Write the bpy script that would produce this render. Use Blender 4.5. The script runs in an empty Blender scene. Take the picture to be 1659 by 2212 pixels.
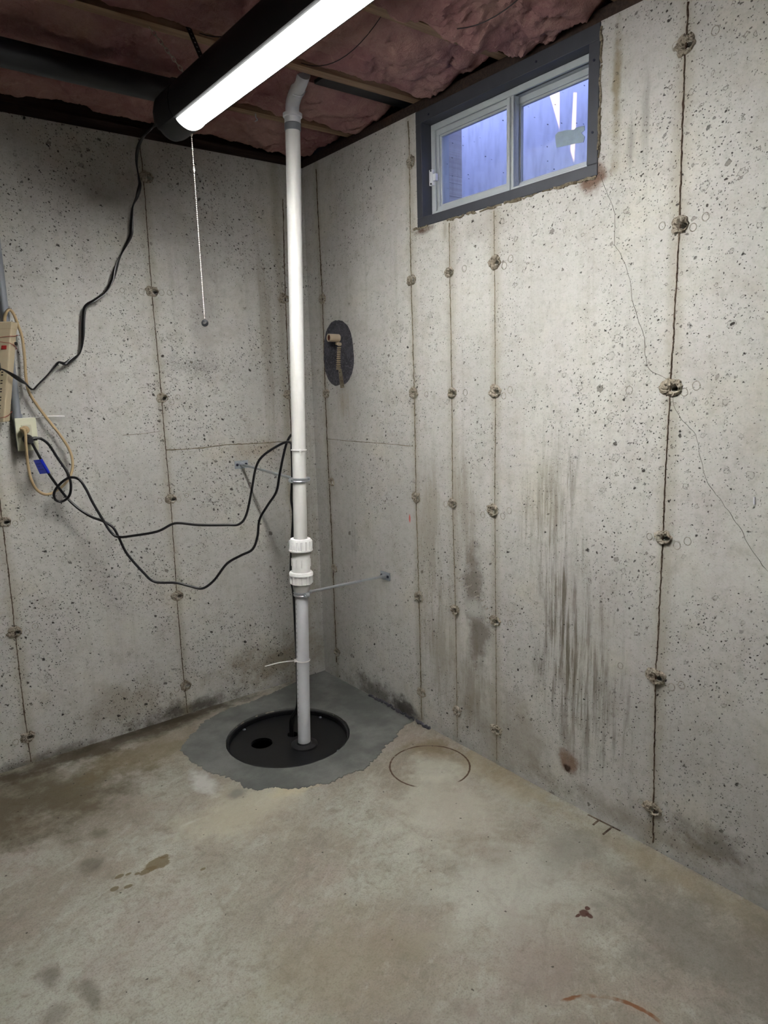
import bpy, bmesh, math, random
from mathutils import Vector, noise as mnoise

# ------------------------------------------------------------------ camera, world, sun, exposure
scene = bpy.context.scene
cam_data = bpy.data.cameras.new('camera')
cam_data.sensor_fit = 'HORIZONTAL'
cam_data.sensor_width = 36.0
cam_data.lens = 36.0 * 1522.87 / 1659.0
cam_data.clip_start = 0.02
camera = bpy.data.objects.new('camera', cam_data)
scene.collection.objects.link(camera)
scene.camera = camera
YAW, PITCH, ROLL = 0.6562, -0.17782, -0.02908
fwd = Vector((math.sin(YAW) * math.cos(PITCH), math.cos(YAW) * math.cos(PITCH), math.sin(PITCH)))
rgt = Vector((math.cos(YAW), -math.sin(YAW), 0.0))
upv = rgt.cross(fwd)
r2 = rgt * math.cos(ROLL) + upv * math.sin(ROLL)
u2 = upv * math.cos(ROLL) - rgt * math.sin(ROLL)
from mathutils import Matrix
camera.matrix_world = Matrix(((r2.x, u2.x, -fwd.x, -1.7481), (r2.y, u2.y, -fwd.y, -2.7808),
                              (r2.z, u2.z, -fwd.z, 1.3658), (0, 0, 0, 1)))

world = bpy.data.worlds.new('daylight')
scene.world = world
world.use_nodes = True
WB = world.node_tree.nodes['Background']
WB.inputs[0].default_value = (0.18, 0.36, 1.0, 1)
WB.inputs[1].default_value = 4.3

SUN_DIR = Vector((0.40, 0.35, -0.85)).normalized()          # where sunlight travels
sun_data = bpy.data.lights.new('sun', 'SUN')
sun_data.energy = 13.0
sun_data.angle = 0.009
sun_data.color = (1.0, 0.62, 0.30)
sun = bpy.data.objects.new('sun', sun_data)
sun.rotation_euler = SUN_DIR.to_track_quat('-Z', 'Y').to_euler()
sun.location = (0.4, -2.0, 5.0)
scene.collection.objects.link(sun)

scene.cycles.diffuse_bounces = 3
vs = scene.view_settings
vs.view_transform = 'Standard'
vs.look = 'None'
vs.exposure = 0.27
vs.gamma = 1.0
vs.use_curve_mapping = False

LAMP_STRENGTH = 140.0      # radiance of the shop light's diffuser

# ------------------------------------------------------------------ measured world coordinates (metres)
# room: left wall is the plane y = 0, right wall the plane x = 0, floor z = 0
TIES_LEFT = [
    (-0.6924,2.1654), (-0.7078,1.7492), (-0.7044,1.3426), (-0.703,0.9345), (-0.7097,0.5265), (-0.7062,0.1271),
    (-1.317,0.9274), (-1.3263,0.5175), (-1.3275,0.1063), (-0.1266,1.7501), (-0.1236,1.3376),
]
TIES_RIGHT = [
    (-0.1151,1.7437), (-0.1124,1.3371), (-0.1273,0.9438), (-0.1198,0.5358), (-0.1133,0.1263),
    (-0.7257,2.1463), (-0.7146,1.7437), (-0.7143,1.3336), (-0.7179,0.935), (-0.7222,0.5349), (-0.7244,0.1318),
    (-0.9183,1.7435), (-0.9253,1.3333), (-0.921,0.9345), (-0.9269,0.5321), (-0.9334,0.1276), (-1.1312,1.7458),
    (-1.1328,1.3359), (-1.1215,0.9333), (-1.1319,0.5405), (-1.136,0.13), (-1.7578,2.156), (-1.7648,1.7416),
    (-1.7585,1.3385), (-1.7554,0.9362), (-1.7508,0.531), (-1.755,0.1229),
]
RINGS_LEFT = [
    (-0.6696,1.7461), (-0.6379,1.7478), (-0.7477,1.7453), (-0.8212,1.7463), (-0.6378,1.3422),
    (-0.6644,1.3229), (-0.6335,0.9416), (-0.6683,0.9284), (-0.7475,0.9324), (-0.6644,0.5129),
    (-0.6362,0.5314), (-0.7436,0.5257), (-0.8215,0.5226), (-1.2779,0.9168), (-1.2537,0.9304),
    (-1.2825,0.5085), (-1.3631,0.5142), (-1.2542,0.5232), (-1.2526,0.1126), (-1.3661,0.0993),
    (-0.7437,0.1194), (-0.2177,1.7437),
]
RINGS_RIGHT = [
    (-1.6364,1.3328), (-1.7976,1.3261), (-1.8293,1.3421), (-1.7152,0.9314), (-1.7966,0.9196), (-1.826,0.9357),
    (-1.6368,0.5277), (-1.7995,0.5152), (-1.8288,0.5305), (-1.643,0.122), (-1.7202,0.1239), (-1.8025,0.1111),
    (-1.8331,0.1282), (-1.7164,1.7483), (-1.8008,1.7295), (-1.8318,1.7485), (-0.9934,1.7452),
    (-1.2003,1.7453), (-1.1731,1.7284), (-0.993,1.3327), (-1.1719,1.3205), (-1.2,1.3396), (-0.993,0.936),
    (-1.1685,0.9183), (-1.1975,0.941), (-0.8862,0.9271), (-1.0753,0.9112), (-0.7882,0.9301), (-0.7884,1.3279),
    (-0.8862,0.526), (-1.2032,0.5469), (-1.0961,0.5331), (-1.0037,0.1309), (-1.7349,2.1612), (-1.8331,2.1595),
]
SEAM_LEFT_0 = [
    (-0.7086,2.2956), (-0.7039,2.1343), (-0.7079,1.7475), (-0.7049,1.4669), (-0.7049,1.1385),
    (-0.7027,0.8924), (-0.7097,0.5265), (-0.71,0.2555), (-0.706,0.0019),
]
SEAM_LEFT_1 = [
    (-1.315,1.1532), (-1.319,0.9227), (-1.3193,0.7187), (-1.3226,0.5095), (-1.3257,0.2394), (-1.3241,0.0052),
]
SEAM_LEFT_2 = [
    (-0.1035,2.1616), (-0.1118,1.9152), (-0.1156,1.7409), (-0.1222,1.3212), (-0.1178,1.1141),
]
SEAM_RIGHT_0 = [
    (-0.1112,2.2708), (-0.1105,2.133), (-0.1159,1.7533), (-0.1063,1.1625), (-0.111,0.7275), (-0.1055,0.0728),
]
SEAM_RIGHT_1 = [
    (-0.7151,2.2836), (-0.7191,2.1787), (-0.7149,1.7518), (-0.7197,1.3319), (-0.7178,0.9332), (-0.7222,0.533),
    (-0.7238,0.0142),
]
SEAM_RIGHT_2 = [
    (-0.9211,1.9035), (-0.9226,1.7246), (-0.9252,1.3301), (-0.9234,0.9297), (-0.9318,0.5261),
    (-0.9343,0.0186),
]
SEAM_RIGHT_3 = [
    (-1.1294,1.9022), (-1.1312,1.7458), (-1.1348,1.3283), (-1.1323,0.9378), (-1.1363,0.5416),
    (-1.1405,0.0138),
]
SEAM_RIGHT_4 = [
    (-1.7615,2.2473), (-1.762,2.192), (-1.7599,2.0907), (-1.7643,1.7262), (-1.7611,1.4766), (-1.7585,1.3385),
    (-1.7553,1.0892), (-1.7554,0.9362), (-1.7528,0.616), (-1.7513,0.5186), (-1.7656,0.0155),
]
SEAM_LEFT_ACROSS = [
    (-0.7014,1.1345), (-0.5638,1.1314), (-0.4174,1.136), (-0.2625,1.1308), (-0.073,1.1298),
]
SEAM_LEFT_FAINT = [
    (-0.8699,1.2049), (-0.798,1.2057), (-0.7234,1.2101),
]
SEAM_RIGHT_ACROSS = [
    (-0.1117,1.1357), (-0.2989,1.1335), (-0.5254,1.1341), (-0.7077,1.132),
]
CRACK_UPPER = [
    (-1.526,1.913), (-1.559,1.8464), (-1.5766,1.7954), (-1.5757,1.7358), (-1.6035,1.6834), (-1.6285,1.6224),
    (-1.6342,1.5832), (-1.6562,1.5207), (-1.6776,1.4706), (-1.684,1.4157), (-1.699,1.3846), (-1.7469,1.3615),
]
CRACK_LOWER = [
    (-1.7649,1.3132), (-1.7768,1.2808), (-1.8014,1.2488), (-1.8333,1.2164), (-1.8484,1.1636),
    (-1.8558,1.1402), (-1.8742,1.0939), (-1.9127,1.0502), (-1.9442,1.0126), (-1.963,0.9858), (-1.9942,0.9378),
    (-2.0123,0.9153), (-2.0413,0.8882),
]
CEMENT_OUTLINE = [
    (-0.7633,-0.1858), (-0.6731,-0.116), (-0.5442,-0.0788), (-0.4105,-0.079), (-0.1788,-0.0281),
    (0.0016,0.004), (-0.0027,-0.2805), (-0.0011,-0.4722), (0.0044,-0.6738), (-0.0832,-0.706),
    (-0.2092,-0.7703), (-0.343,-0.8435), (-0.4465,-0.8558), (-0.526,-0.8498), (-0.6611,-0.8005),
    (-0.7059,-0.7557), (-0.7647,-0.7249), (-0.7864,-0.6197), (-0.8036,-0.5772), (-0.8389,-0.49),
    (-0.8523,-0.3586), (-0.8472,-0.2671),
]
LIGHT_CORD = [
    (-0.8562,-0.6,2.1492), (-0.8132,-0.45,2.1997), (-0.7708,-0.28,2.2384), (-0.7549,-0.16,2.2474),
    (-0.7522,-0.1,2.2301), (-0.7542,-0.08,2.1882), (-0.7471,-0.07,2.1364), (-0.7421,-0.06,2.1155),
    (-0.7525,-0.05,2.0763), (-0.7716,-0.045,2.0347), (-0.7793,-0.04,1.97), (-0.7858,-0.04,1.9368),
    (-0.8219,-0.04,1.8764), (-0.8469,-0.04,1.8255), (-0.8684,-0.04,1.775), (-0.8942,-0.035,1.7332),
    (-0.935,-0.035,1.7018), (-0.9684,-0.03,1.678), (-0.981,-0.03,1.632), (-0.9883,-0.03,1.5747),
    (-0.9997,-0.03,1.5253), (-1.0131,-0.03,1.5039), (-1.045,-0.035,1.484), (-1.0617,-0.035,1.4742),
    (-1.0812,-0.04,1.479), (-1.0982,-0.04,1.4645), (-1.1304,-0.045,1.4309), (-1.1617,-0.05,1.4024),
    (-1.1793,-0.055,1.3868), (-1.1917,-0.06,1.3918), (-1.2029,-0.065,1.4062), (-1.2229,-0.085,1.4187),
    (-1.2527,-0.104,1.4387), (-1.275,-0.112,1.4524), (-1.2881,-0.104,1.4589),
]
STRIP_CORD = [
    (-1.2422,-0.045,1.6163), (-1.2388,-0.045,1.6346), (-1.2308,-0.05,1.6512), (-1.2219,-0.05,1.6545),
    (-1.2121,-0.05,1.6397), (-1.2011,-0.045,1.6006), (-1.1927,-0.04,1.5624), (-1.1922,-0.04,1.4998),
    (-1.1955,-0.04,1.4288), (-1.1917,-0.04,1.3809), (-1.1701,-0.04,1.332), (-1.1378,-0.04,1.2767),
    (-1.1046,-0.04,1.2217), (-1.0798,-0.045,1.1665), (-1.0747,-0.05,1.1189), (-1.0866,-0.055,1.0779),
    (-1.1117,-0.06,1.0469), (-1.1434,-0.065,1.0256), (-1.1796,-0.07,1.0168), (-1.2079,-0.07,1.0367),
    (-1.2242,-0.075,1.0769), (-1.2294,-0.08,1.1348), (-1.2302,-0.09,1.1999), (-1.2292,-0.095,1.2319),
    (-1.2316,-0.095,1.2495), (-1.2403,-0.09,1.2546),
]
PUMP_CORD = [
    (-1.2165,-0.075,1.2175), (-1.2089,-0.075,1.2057), (-1.1996,-0.075,1.1807), (-1.1878,-0.075,1.1504),
    (-1.1748,-0.075,1.1164), (-1.1589,-0.075,1.0784), (-1.1214,-0.0834,1.008), (-1.0915,-0.1043,0.9643),
    (-1.0537,-0.1294,0.9282), (-1.0142,-0.1545,0.9055), (-0.9885,-0.1712,0.8817), (-0.9753,-0.1813,0.8431),
    (-0.9556,-0.1963,0.7813), (-0.9123,-0.2256,0.7085), (-0.8797,-0.2465,0.6709), (-0.8152,-0.2842,0.6624),
    (-0.7727,-0.3093,0.6466), (-0.7339,-0.3319,0.6346), (-0.6948,-0.3528,0.6618), (-0.6487,-0.3762,0.7224),
    (-0.6019,-0.4013,0.7509), (-0.5631,-0.4222,0.7712), (-0.5434,-0.4314,0.8177), (-0.5315,-0.4356,0.884),
    (-0.5027,-0.4498,0.9348), (-0.471,-0.4657,0.9854), (-0.4565,-0.4716,1.049), (-0.4404,-0.4783,1.1174),
    (-0.4253,-0.485,1.1682), (-0.4061,-0.495,1.1914),
]
SWITCH_CORD = [
    (-1.2059,-0.081,1.217), (-1.182,-0.081,1.217), (-1.1558,-0.081,1.194), (-1.1304,-0.081,1.1426),
    (-1.1075,-0.0935,1.0915), (-1.1009,-0.1002,1.0495), (-1.1092,-0.0977,1.0081), (-1.1318,-0.0852,0.9875),
    (-1.1535,-0.081,0.9948), (-1.1553,-0.081,1.0218), (-1.1321,-0.081,1.0511), (-1.1028,-0.0977,1.0713),
    (-1.0761,-0.1145,1.0649), (-1.059,-0.127,1.0306), (-1.0434,-0.1396,0.9793), (-1.0192,-0.158,0.9152),
    (-0.9988,-0.173,0.8662), (-0.9767,-0.1873,0.8477), (-0.9301,-0.2149,0.8499), (-0.8582,-0.2567,0.8608),
    (-0.8134,-0.2818,0.8838), (-0.7873,-0.2969,0.8874), (-0.7276,-0.332,0.8767), (-0.6406,-0.3822,0.8711),
    (-0.6008,-0.4048,0.872), (-0.5763,-0.4173,0.9054), (-0.5542,-0.4265,0.9893), (-0.5334,-0.4349,1.0796),
    (-0.5054,-0.4491,1.1245), (-0.4408,-0.4843,1.1659), (-0.4172,-0.4977,1.1648),
]
BLUE_TAG = [
    (-1.1862,-0.078,1.1439), (-1.1657,-0.078,1.0926), (-1.1971,-0.09,1.0934), (-1.2127,-0.09,1.1437),
]
WELL_SLITS = [
    (-0.8371,2.4626), (-0.887,2.465), (-0.8887,2.3215), (-0.9516,2.4317), (-0.9674,2.4267), (-0.9653,2.292),
    (-0.9603,2.1851), (-0.942,2.2326), (-0.9461,2.2989),
]
GLASS_SMEAR = [
    (-1.3028,2.0917), (-1.313,2.0979), (-1.3421,2.095), (-1.3722,2.0879), (-1.3771,2.0916), (-1.408,2.0892),
    (-1.4099,2.0762), (-1.3971,2.0723), (-1.4104,2.0586), (-1.4059,2.0448), (-1.3682,2.0498),
    (-1.3087,2.0551), (-1.3049,2.0717),
]
# floor marks
#ring1 [(-0.2854, -0.8836), (-0.0793, -1.0824), (-0.0937, -0.8833)]
#ring2 [(-0.6997, -1.9228), (-0.5861, -1.9474), (-0.5523, -1.9785), (-0.5132, -2.0691)]
#paint [(-0.3798, -1.7977), (-0.3598, -1.793), (-0.3483, -1.7918)]
#oil [(-1.1559, -0.8776), (-1.2007, -0.8874)]
#drops [(-1.2965, -0.9068), (-1.2687, -0.8635), (-1.26, -0.9253), (-1.1212, -0.8605)]
#dark [(-1.335, -0.3519), (-1.1733, -0.5242), (-1.3153, -0.7648), (-1.5145, -1.1134), (-1.5323, -1.2137), (-1.4561, -1.2289)]
#smear [(-0.8903, -0.5474), (-0.8525, -0.6182)]
#hash [(-0.0302, -1.5931), (-0.0272, -1.6412)]
#patchlight [(-0.8418, -0.9044), (-0.2969, -1.2702), (-0.4267, -1.5879)]
#chip [(-1.0102, -0.7519)]
#brown [(-0.1216, -0.9146), (-0.045, -1.1534)]
#R streak [(-1.4146, 0.6121), (-1.3742, 0.8174), (-1.5751, 0.4458), (-1.0659, 0.4538), (-0.8006, 0.8976), (-1.0207, 0.6523), (-0.8138, 0.3461), (-1.0168, 0.2228), (-1.4521, 0.123), (-1.3431, 1.6427), (-1.0948, 1.8739), (-1.5003, 1.919), (-0.7641, 1.9124), (-0.6756, 0.8453)]
#L [(-0.5769, 1.4661), (-0.4844, 1.8851), (-0.5242, 1.6312), (-1.0352, 0.6635), (-1.2825, 1.0516), (-1.2452, 0.9801), (-0.2529, 0.178), (-0.5014, 2.1623)]
SUMP = (-0.4767, -0.4623)
SUMP_R = 0.2456
WALL_H = 2.30
JOIST_Z = 2.338
ROOM_X, ROOM_Y = -3.6, -5.2
random.seed(7)

# ------------------------------------------------------------------ node helper
def lin(h):
    h = h.lstrip('#')
    out = []
    for i in (0, 2, 4):
        c = int(h[i:i + 2], 16) / 255.0
        out.append(c / 12.92 if c <= 0.04045 else ((c + 0.055) / 1.055) ** 2.4)
    return tuple(out) + (1.0,)

class S:                       # a socket with arithmetic
    def __init__(s, g, sock): s.g, s.k = g, sock
    def __add__(s, o): return s.g.m('ADD', s, o)
    __radd__ = __add__
    def __sub__(s, o): return s.g.m('SUBTRACT', s, o)
    def __rsub__(s, o): return s.g.m('SUBTRACT', o, s)
    def __mul__(s, o): return s.g.m('MULTIPLY', s, o)
    __rmul__ = __mul__
    def __truediv__(s, o): return s.g.m('DIVIDE', s, o)

class G:
    def __init__(self, name):
        self.mat = bpy.data.materials.new(name)
        self.mat.use_nodes = True
        self.nt = self.mat.node_tree
        self.nt.nodes.clear()
        self.out = self.nt.nodes.new('ShaderNodeOutputMaterial')
    def n(self, t, **kw):
        nd = self.nt.nodes.new(t)
        for k, v in kw.items(): setattr(nd, k, v)
        return nd
    def put(self, sock, v):
        if isinstance(v, S): self.nt.links.new(v.k, sock)
        elif v is not None: sock.default_value = v
    def m(self, op, a, b=None, c=None, clamp=False):
        nd = self.n('ShaderNodeMath', operation=op, use_clamp=clamp)
        self.put(nd.inputs[0], a)
        if b is not None: self.put(nd.inputs[1], b)
        if c is not None: self.put(nd.inputs[2], c)
        return S(self, nd.outputs[0])
    def co(self):
        tc = self.n('ShaderNodeTexCoord')
        sp = self.n('ShaderNodeSeparateXYZ')
        self.nt.links.new(tc.outputs['Object'], sp.inputs[0])
        return S(self, tc.outputs['Object']), S(self, sp.outputs[0]), S(self, sp.outputs[1]), S(self, sp.outputs[2])
    def vec(self, x, y, z=0.0):
        nd = self.n('ShaderNodeCombineXYZ')
        for i, v in enumerate((x, y, z)): self.put(nd.inputs[i], v)
        return S(self, nd.outputs[0])
    def noise(self, v, scale, detail=3.0, rough=0.55, dist=0.0):
        nd = self.n('ShaderNodeTexNoise')
        self.put(nd.inputs['Vector'], v)
        nd.inputs['Scale'].default_value = scale
        nd.inputs['Detail'].default_value = detail
        nd.inputs['Roughness'].default_value = rough
        nd.inputs['Distortion'].default_value = dist
        return S(self, nd.outputs[0])
    def vor(self, v, scale, rnd=1.0, dims='2D'):
        nd = self.n('ShaderNodeTexVoronoi', voronoi_dimensions=dims)
        self.put(nd.inputs['Vector'], v)
        nd.inputs['Scale'].default_value = scale
        nd.inputs['Randomness'].default_value = rnd
        sp = self.n('ShaderNodeSeparateColor')
        self.nt.links.new(nd.outputs['Color'], sp.inputs[0])
        return S(self, nd.outputs['Distance']), S(self, sp.outputs[0]), S(self, sp.outputs[1]), S(self, sp.outputs[2])
    def step(self, v, a, b, lo=0.0, hi=1.0):           # smooth ramp from a to b
        nd = self.n('ShaderNodeMapRange', interpolation_type='SMOOTHSTEP')
        self.put(nd.inputs[0], v)
        for i, x in zip((1, 2, 3, 4), (a, b, lo, hi)): self.put(nd.inputs[i], x)
        return S(self, nd.outputs[0])
    def mix(self, f, a, b, mode='MIX'):
        nd = self.n('ShaderNodeMix', data_type='RGBA', blend_type=mode)
        self.put(nd.inputs[0], f)
        self.put(nd.inputs[6], a)
        self.put(nd.inputs[7], b)
        return S(self, nd.outputs[2])
    def ell(self, u, v, u0, v0, su, sv, wob=0.0, soft=0.6):   # soft blot around (u0, v0)
        a = (u - u0) / su
        b = (v - v0) / sv
        d = self.m('SQRT', a * a + b * b)
        if isinstance(wob, S): d = d + wob
        return self.step(d, 1.0 - soft, 1.0, 1.0, 0.0)
    def bump(self, h, strength, dist):
        nd = self.n('ShaderNodeBump')
        nd.inputs['Strength'].default_value = strength
        nd.inputs['Distance'].default_value = dist
        self.put(nd.inputs['Height'], h)
        return S(self, nd.outputs[0])
    def bsdf(self, color, rough=0.8, metal=0.0, normal=None, spec=0.3, **kw):
        nd = self.n('ShaderNodeBsdfPrincipled')
        self.put(nd.inputs['Base Color'], color)
        self.put(nd.inputs['Roughness'], rough)
        nd.inputs['Metallic'].default_value = metal
        nd.inputs['Specular IOR Level'].default_value = spec
        if normal is not None: self.put(nd.inputs['Normal'], normal)
        for k, v in kw.items(): self.put(nd.inputs[k], v)
        self.nt.links.new(nd.outputs[0], self.out.inputs[0])
        return self.mat

def simple(name, hexcol, rough=0.5, metal=0.0, var=0.12, scale=40.0, bump=0.0, spec=0.4):
    g = G(name)
    P, x, y, z = g.co()
    c = lin(hexcol)
    d = tuple(v * (1 - var) for v in c[:3]) + (1,)
    e = tuple(min(1, v * (1 + var)) for v in c[:3]) + (1,)
    nz = g.noise(P, scale, 4)
    col = g.mix(nz, d, e)
    nrm = g.bump(nz, bump, 0.002) if bump else None
    return g.bsdf(col, rough, metal, nrm, spec)

# ------------------------------------------------------------------ concrete
def concrete_wall(name, side):
    g = G(name)
    P, x, y, z = g.co()
    u = y if side == 'right' else x
    uv = g.vec(u, z)
    big = g.noise(uv, 1.6, 3, 0.5)
    mid = g.noise(g.vec(u * 2.2, z * 0.8), 4.0, 4, 0.6)
    fine = g.noise(uv, 170.0, 3, 0.7)
    grit = g.noise(uv, 38.0, 4, 0.7)
    streak = g.noise(g.vec(u * 60.0, z * 3.2), 1.0, 5, 0.7)
    col = g.mix(g.step(big, 0.32, 0.68), lin('#b2b1ac'), lin('#c3c2bc'))
    col = g.mix(g.step(mid, 0.40, 0.72) * 0.55, col, lin('#bbb7b5'))
    tint = g.noise(uv, 3.3, 4, 0.6)
    col = g.mix(g.step(tint, 0.52, 0.72) * 0.45, col, lin('#bfbaa9'))
    vert = g.noise(g.vec(u * 34.0, z * 0.9), 1.0, 4, 0.65)
    col = g.mix(g.step(vert, 0.50, 0.76) * 0.30, col, lin('#9b978d'))
    mott = g.noise(uv, 11.0, 4, 0.7)
    col = g.mix(g.step(mott, 0.46, 0.70) * 0.38, col, lin('#a39d92'))
    col = g.mix(g.step(grit, 0.45, 0.75) * 0.34, col, lin('#8d887d'))
    col = g.mix(g.step(fine, 0.50, 0.78) * 0.38, col, lin('#817d74'))
    col = g.mix(g.step(fine, 0.22, 0.42, 1.0, 0.0) * 0.25, col, lin('#d5d2c8'))
    wob = (g.noise(uv, 9.0, 6, 0.72) - 0.5) * 2.4
    wobs = (g.noise(g.vec(u * 26.0, z * 3.0), 1.0, 6, 0.70) - 0.5) * 2.8
    def blot(u0, v0, su, sv, colr, k, w=wob, soft=0.8, gate=None):
        nonlocal col
        msk = g.ell(u, z, u0, v0, su, sv, w, soft) * k
        if gate is not None: msk = msk * gate
        col = g.mix(msk, col, lin(colr))
    runs = g.step(streak, 0.40, 0.60)
    if side == 'right':
        blot(-1.41, 0.66, 0.10, 0.42, '#5f584b', 0.90, wobs, 0.9, runs)
        blot(-1.50, 0.42, 0.22, 0.36, '#665f52', 0.75, wobs, 0.9, runs)
        blot(-1.36, 0.95, 0.16, 0.34, '#7b7464', 0.55, wobs, 0.9, runs)
        blot(-1.02, 0.66, 0.075, 0.20, '#6e675d', 0.80, wob, 0.8)
        blot(-1.05, 0.46, 0.075, 0.17, '#675f55', 0.75, wob, 0.8)
        blot(-1.03, 0.56, 0.07, 0.05, '#c2c2bc', 0.7, wob, 0.9)
        blot(-0.98, 0.92, 0.07, 0.30, '#847b6a', 0.50, wobs, 0.9)
        blot(-0.80, 0.80, 0.08, 0.50, '#8a8270', 0.50, wobs, 0.9)
        blot(-0.84, 0.36, 0.10, 0.30, '#7e7561', 0.50, wobs, 0.9)
        blot(-1.02, 0.24, 0.10, 0.22, '#746b59', 0.55, wobs, 0.9)
        blot(-1.20, 0.14, 0.30, 0.20, '#7a7160', 0.45, wob, 0.9)
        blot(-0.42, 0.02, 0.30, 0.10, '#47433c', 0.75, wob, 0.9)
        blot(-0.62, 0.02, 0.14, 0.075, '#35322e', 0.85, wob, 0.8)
        blot(-1.452, 0.135, 0.05, 0.06, '#6b4420', 0.75, wob, 0.9)
        blot(-1.452, 0.115, 0.016, 0.016, '#2a170c', 0.95, wob, 0.6)
        blot(-1.46, 0.22, 0.03, 0.12, '#7d7468', 0.5, wobs, 0.9)
        blot(-1.95, 0.10, 0.16, 0.07, '#4a4234', 0.6, wob, 0.9)
        blot(-1.72, 0.05, 0.5, 0.06, '#7a705c', 0.5, wob, 0.9)
        blot(-1.12, 1.87, 0.16, 0.06, '#9d9790', 0.6, wob, 0.8)
        blot(-1.50, 1.915, 0.06, 0.05, '#5a3b22', 0.85, wob, 0.8)
        blot(-0.775, 1.905, 0.07, 0.02, '#4b2f1d', 0.9, wob, 0.8)
        blot(-0.90, 1.885, 0.02, 0.07, '#8f8778', 0.6, wobs, 0.8)
        blot(-0.6756, 0.8453, 0.007, 0.022, '#c8655c', 0.95, 0.0, 0.6)
        blot(-1.57, 2.12, 0.02, 0.26, '#7b6f4c', 0.7, wob, 0.9)
        blot(-1.66, 2.05, 0.02, 0.14, '#85827c', 0.6, wobs, 0.9)
        blot(-1.62, 1.99, 0.015, 0.10, '#85827c', 0.6, wobs, 0.9)
        blot(-0.27, 0.70, 0.06, 0.16, '#8c8a88', 0.5, wobs, 0.9, runs)
        blot(-0.245, 1.30, 0.05, 0.10, '#9c917c', 0.6, wobs, 0.9)
        seams = (-0.1076, -0.7207, -0.928, -1.1351, -1.7619)
        dens = 1.0
    else:
        blot(-0.577, 1.466, 0.16, 0.07, '#5f5d5a', 0.55, wob, 1.0, g.step(fine, 0.35, 0.6))
        blot(-0.50, 1.72, 0.10, 0.36, '#8f8b86', 0.45, wob, 0.9)
        blot(-0.55, 1.98, 0.25, 0.12, '#87837d', 0.35, wob, 0.9)
        blot(-0.25, 0.12, 0.42, 0.16, '#77694f', 0.60, wob, 0.9)
        blot(-0.95, 0.12, 0.25, 0.16, '#857b69', 0.50, wob, 0.9)
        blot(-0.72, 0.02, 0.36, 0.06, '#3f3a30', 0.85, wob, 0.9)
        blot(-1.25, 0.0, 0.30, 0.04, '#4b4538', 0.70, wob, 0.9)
        blot(-0.08, 0.7, 0.10, 0.9, '#8d8470', 0.45, wobs, 0.9)
        blot(-0.22, 1.55, 0.05, 0.55, '#857b6a', 0.45, wobs, 0.9)
        blot(-0.96, 0.80, 0.05, 0.16, '#8f8c88', 0.45, wob, 0.9)
        blot(-0.28, 1.10, 0.20, 0.07, '#9a8d78', 0.6, wob, 0.9)
        seams = (-0.7065, -1.3218, -0.14)
        dens = 1.25
    sway = (g.noise(g.vec(u * 3, z * 3), 3.0, 3) - 0.5) * 0.03
    for s in seams:                                      # brown weeping beside the form seams
        d = g.m('ABSOLUTE', (u - s) + sway)
        col = g.mix(g.step(d, 0.0, 0.035, 0.42, 0.0), col, lin('#8f8670'))
    # pits left by air bubbles: three sizes, clustered
    clus = g.noise(uv, 2.6, 3, 0.6)
    pw = g.n('ShaderNodeTexNoise')
    g.put(pw.inputs['Vector'], uv)
    pw.inputs['Scale'].default_value = 90.0
    pw.inputs['Detail'].default_value = 2.0
    dv = g.n('ShaderNodeVectorMath', operation='MULTIPLY_ADD')
    g.nt.links.new(pw.outputs['Color'], dv.inputs[0])
    dv.inputs[1].default_value = (0.012, 0.012, 0)
    g.put(dv.inputs[2], g.vec(u + z * 0.45, z - u * 0.2))
    pv = S(g, dv.outputs[0])
    n1 = g.noise(uv, 150.0, 3, 0.6) - 0.5
    n2 = g.noise(uv, 420.0, 2, 0.6) - 0.5
    pits = None
    for sc, rmax, lo, jag in ((17.0, 0.085, 0.66, n1 * 0.22), (39.0, 0.115, 0.55, n1 * 0.34), (80.0, 0.16, 0.56, n2 * 0.34), (150.0, 0.22, 0.58, n2 * 0.4)):
        d, r, gg, b = g.vor(pv, sc)
        rad = g.step(r, lo, 1.0) * rmax * dens * g.step(clus, 0.32, 0.62, 0.25, 1.1)
        pm = g.step(d + jag - rad, -0.025, 0.025, 1.0, 0.0) * g.step(gg, 0.1, 0.8, 0.40, 1.0) * g.step(rad, 0.012, 0.03)
        pits = pm if pits is None else g.m('MAXIMUM', pits, pm)
    # shallow flaked dishes, the shade at their rims painted into the colour
    dish = None
    for sc, rm in ((13.0, 0.16), (27.0, 0.20)):
        d, r, gg, b = g.vor(pv, sc)
        rad = g.step(r, 0.35, 1.0) * rm * g.step(clus, 0.34, 0.60, 0.35, 1.0)
        q = g.step(d + n1 * 0.30 - rad, -0.02, 0.012, 1.0, 0.0) * g.step(b, 0.50, 0.56) * g.step(rad, 0.03, 0.05)
        dish = q if dish is None else g.m('MAXIMUM', dish, q)
    rim = dish * (1.0 - dish) * 4.0
    col = g.mix(dish * 0.16, col, lin('#8f897d'))
    col = g.mix(rim * 0.72, col, lin('#5b564d'))
    col = g.mix(pits * 0.94, col, lin('#2b2722'))
    h = fine * 0.12 + grit * 0.30 + mid * 0.6 - pits * 1.6 - dish * 0.75
    nrm = g.bump(h, 0.7, 0.004)
    return g.bsdf(col, 0.86, 0.0, nrm, 0.22)

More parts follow.
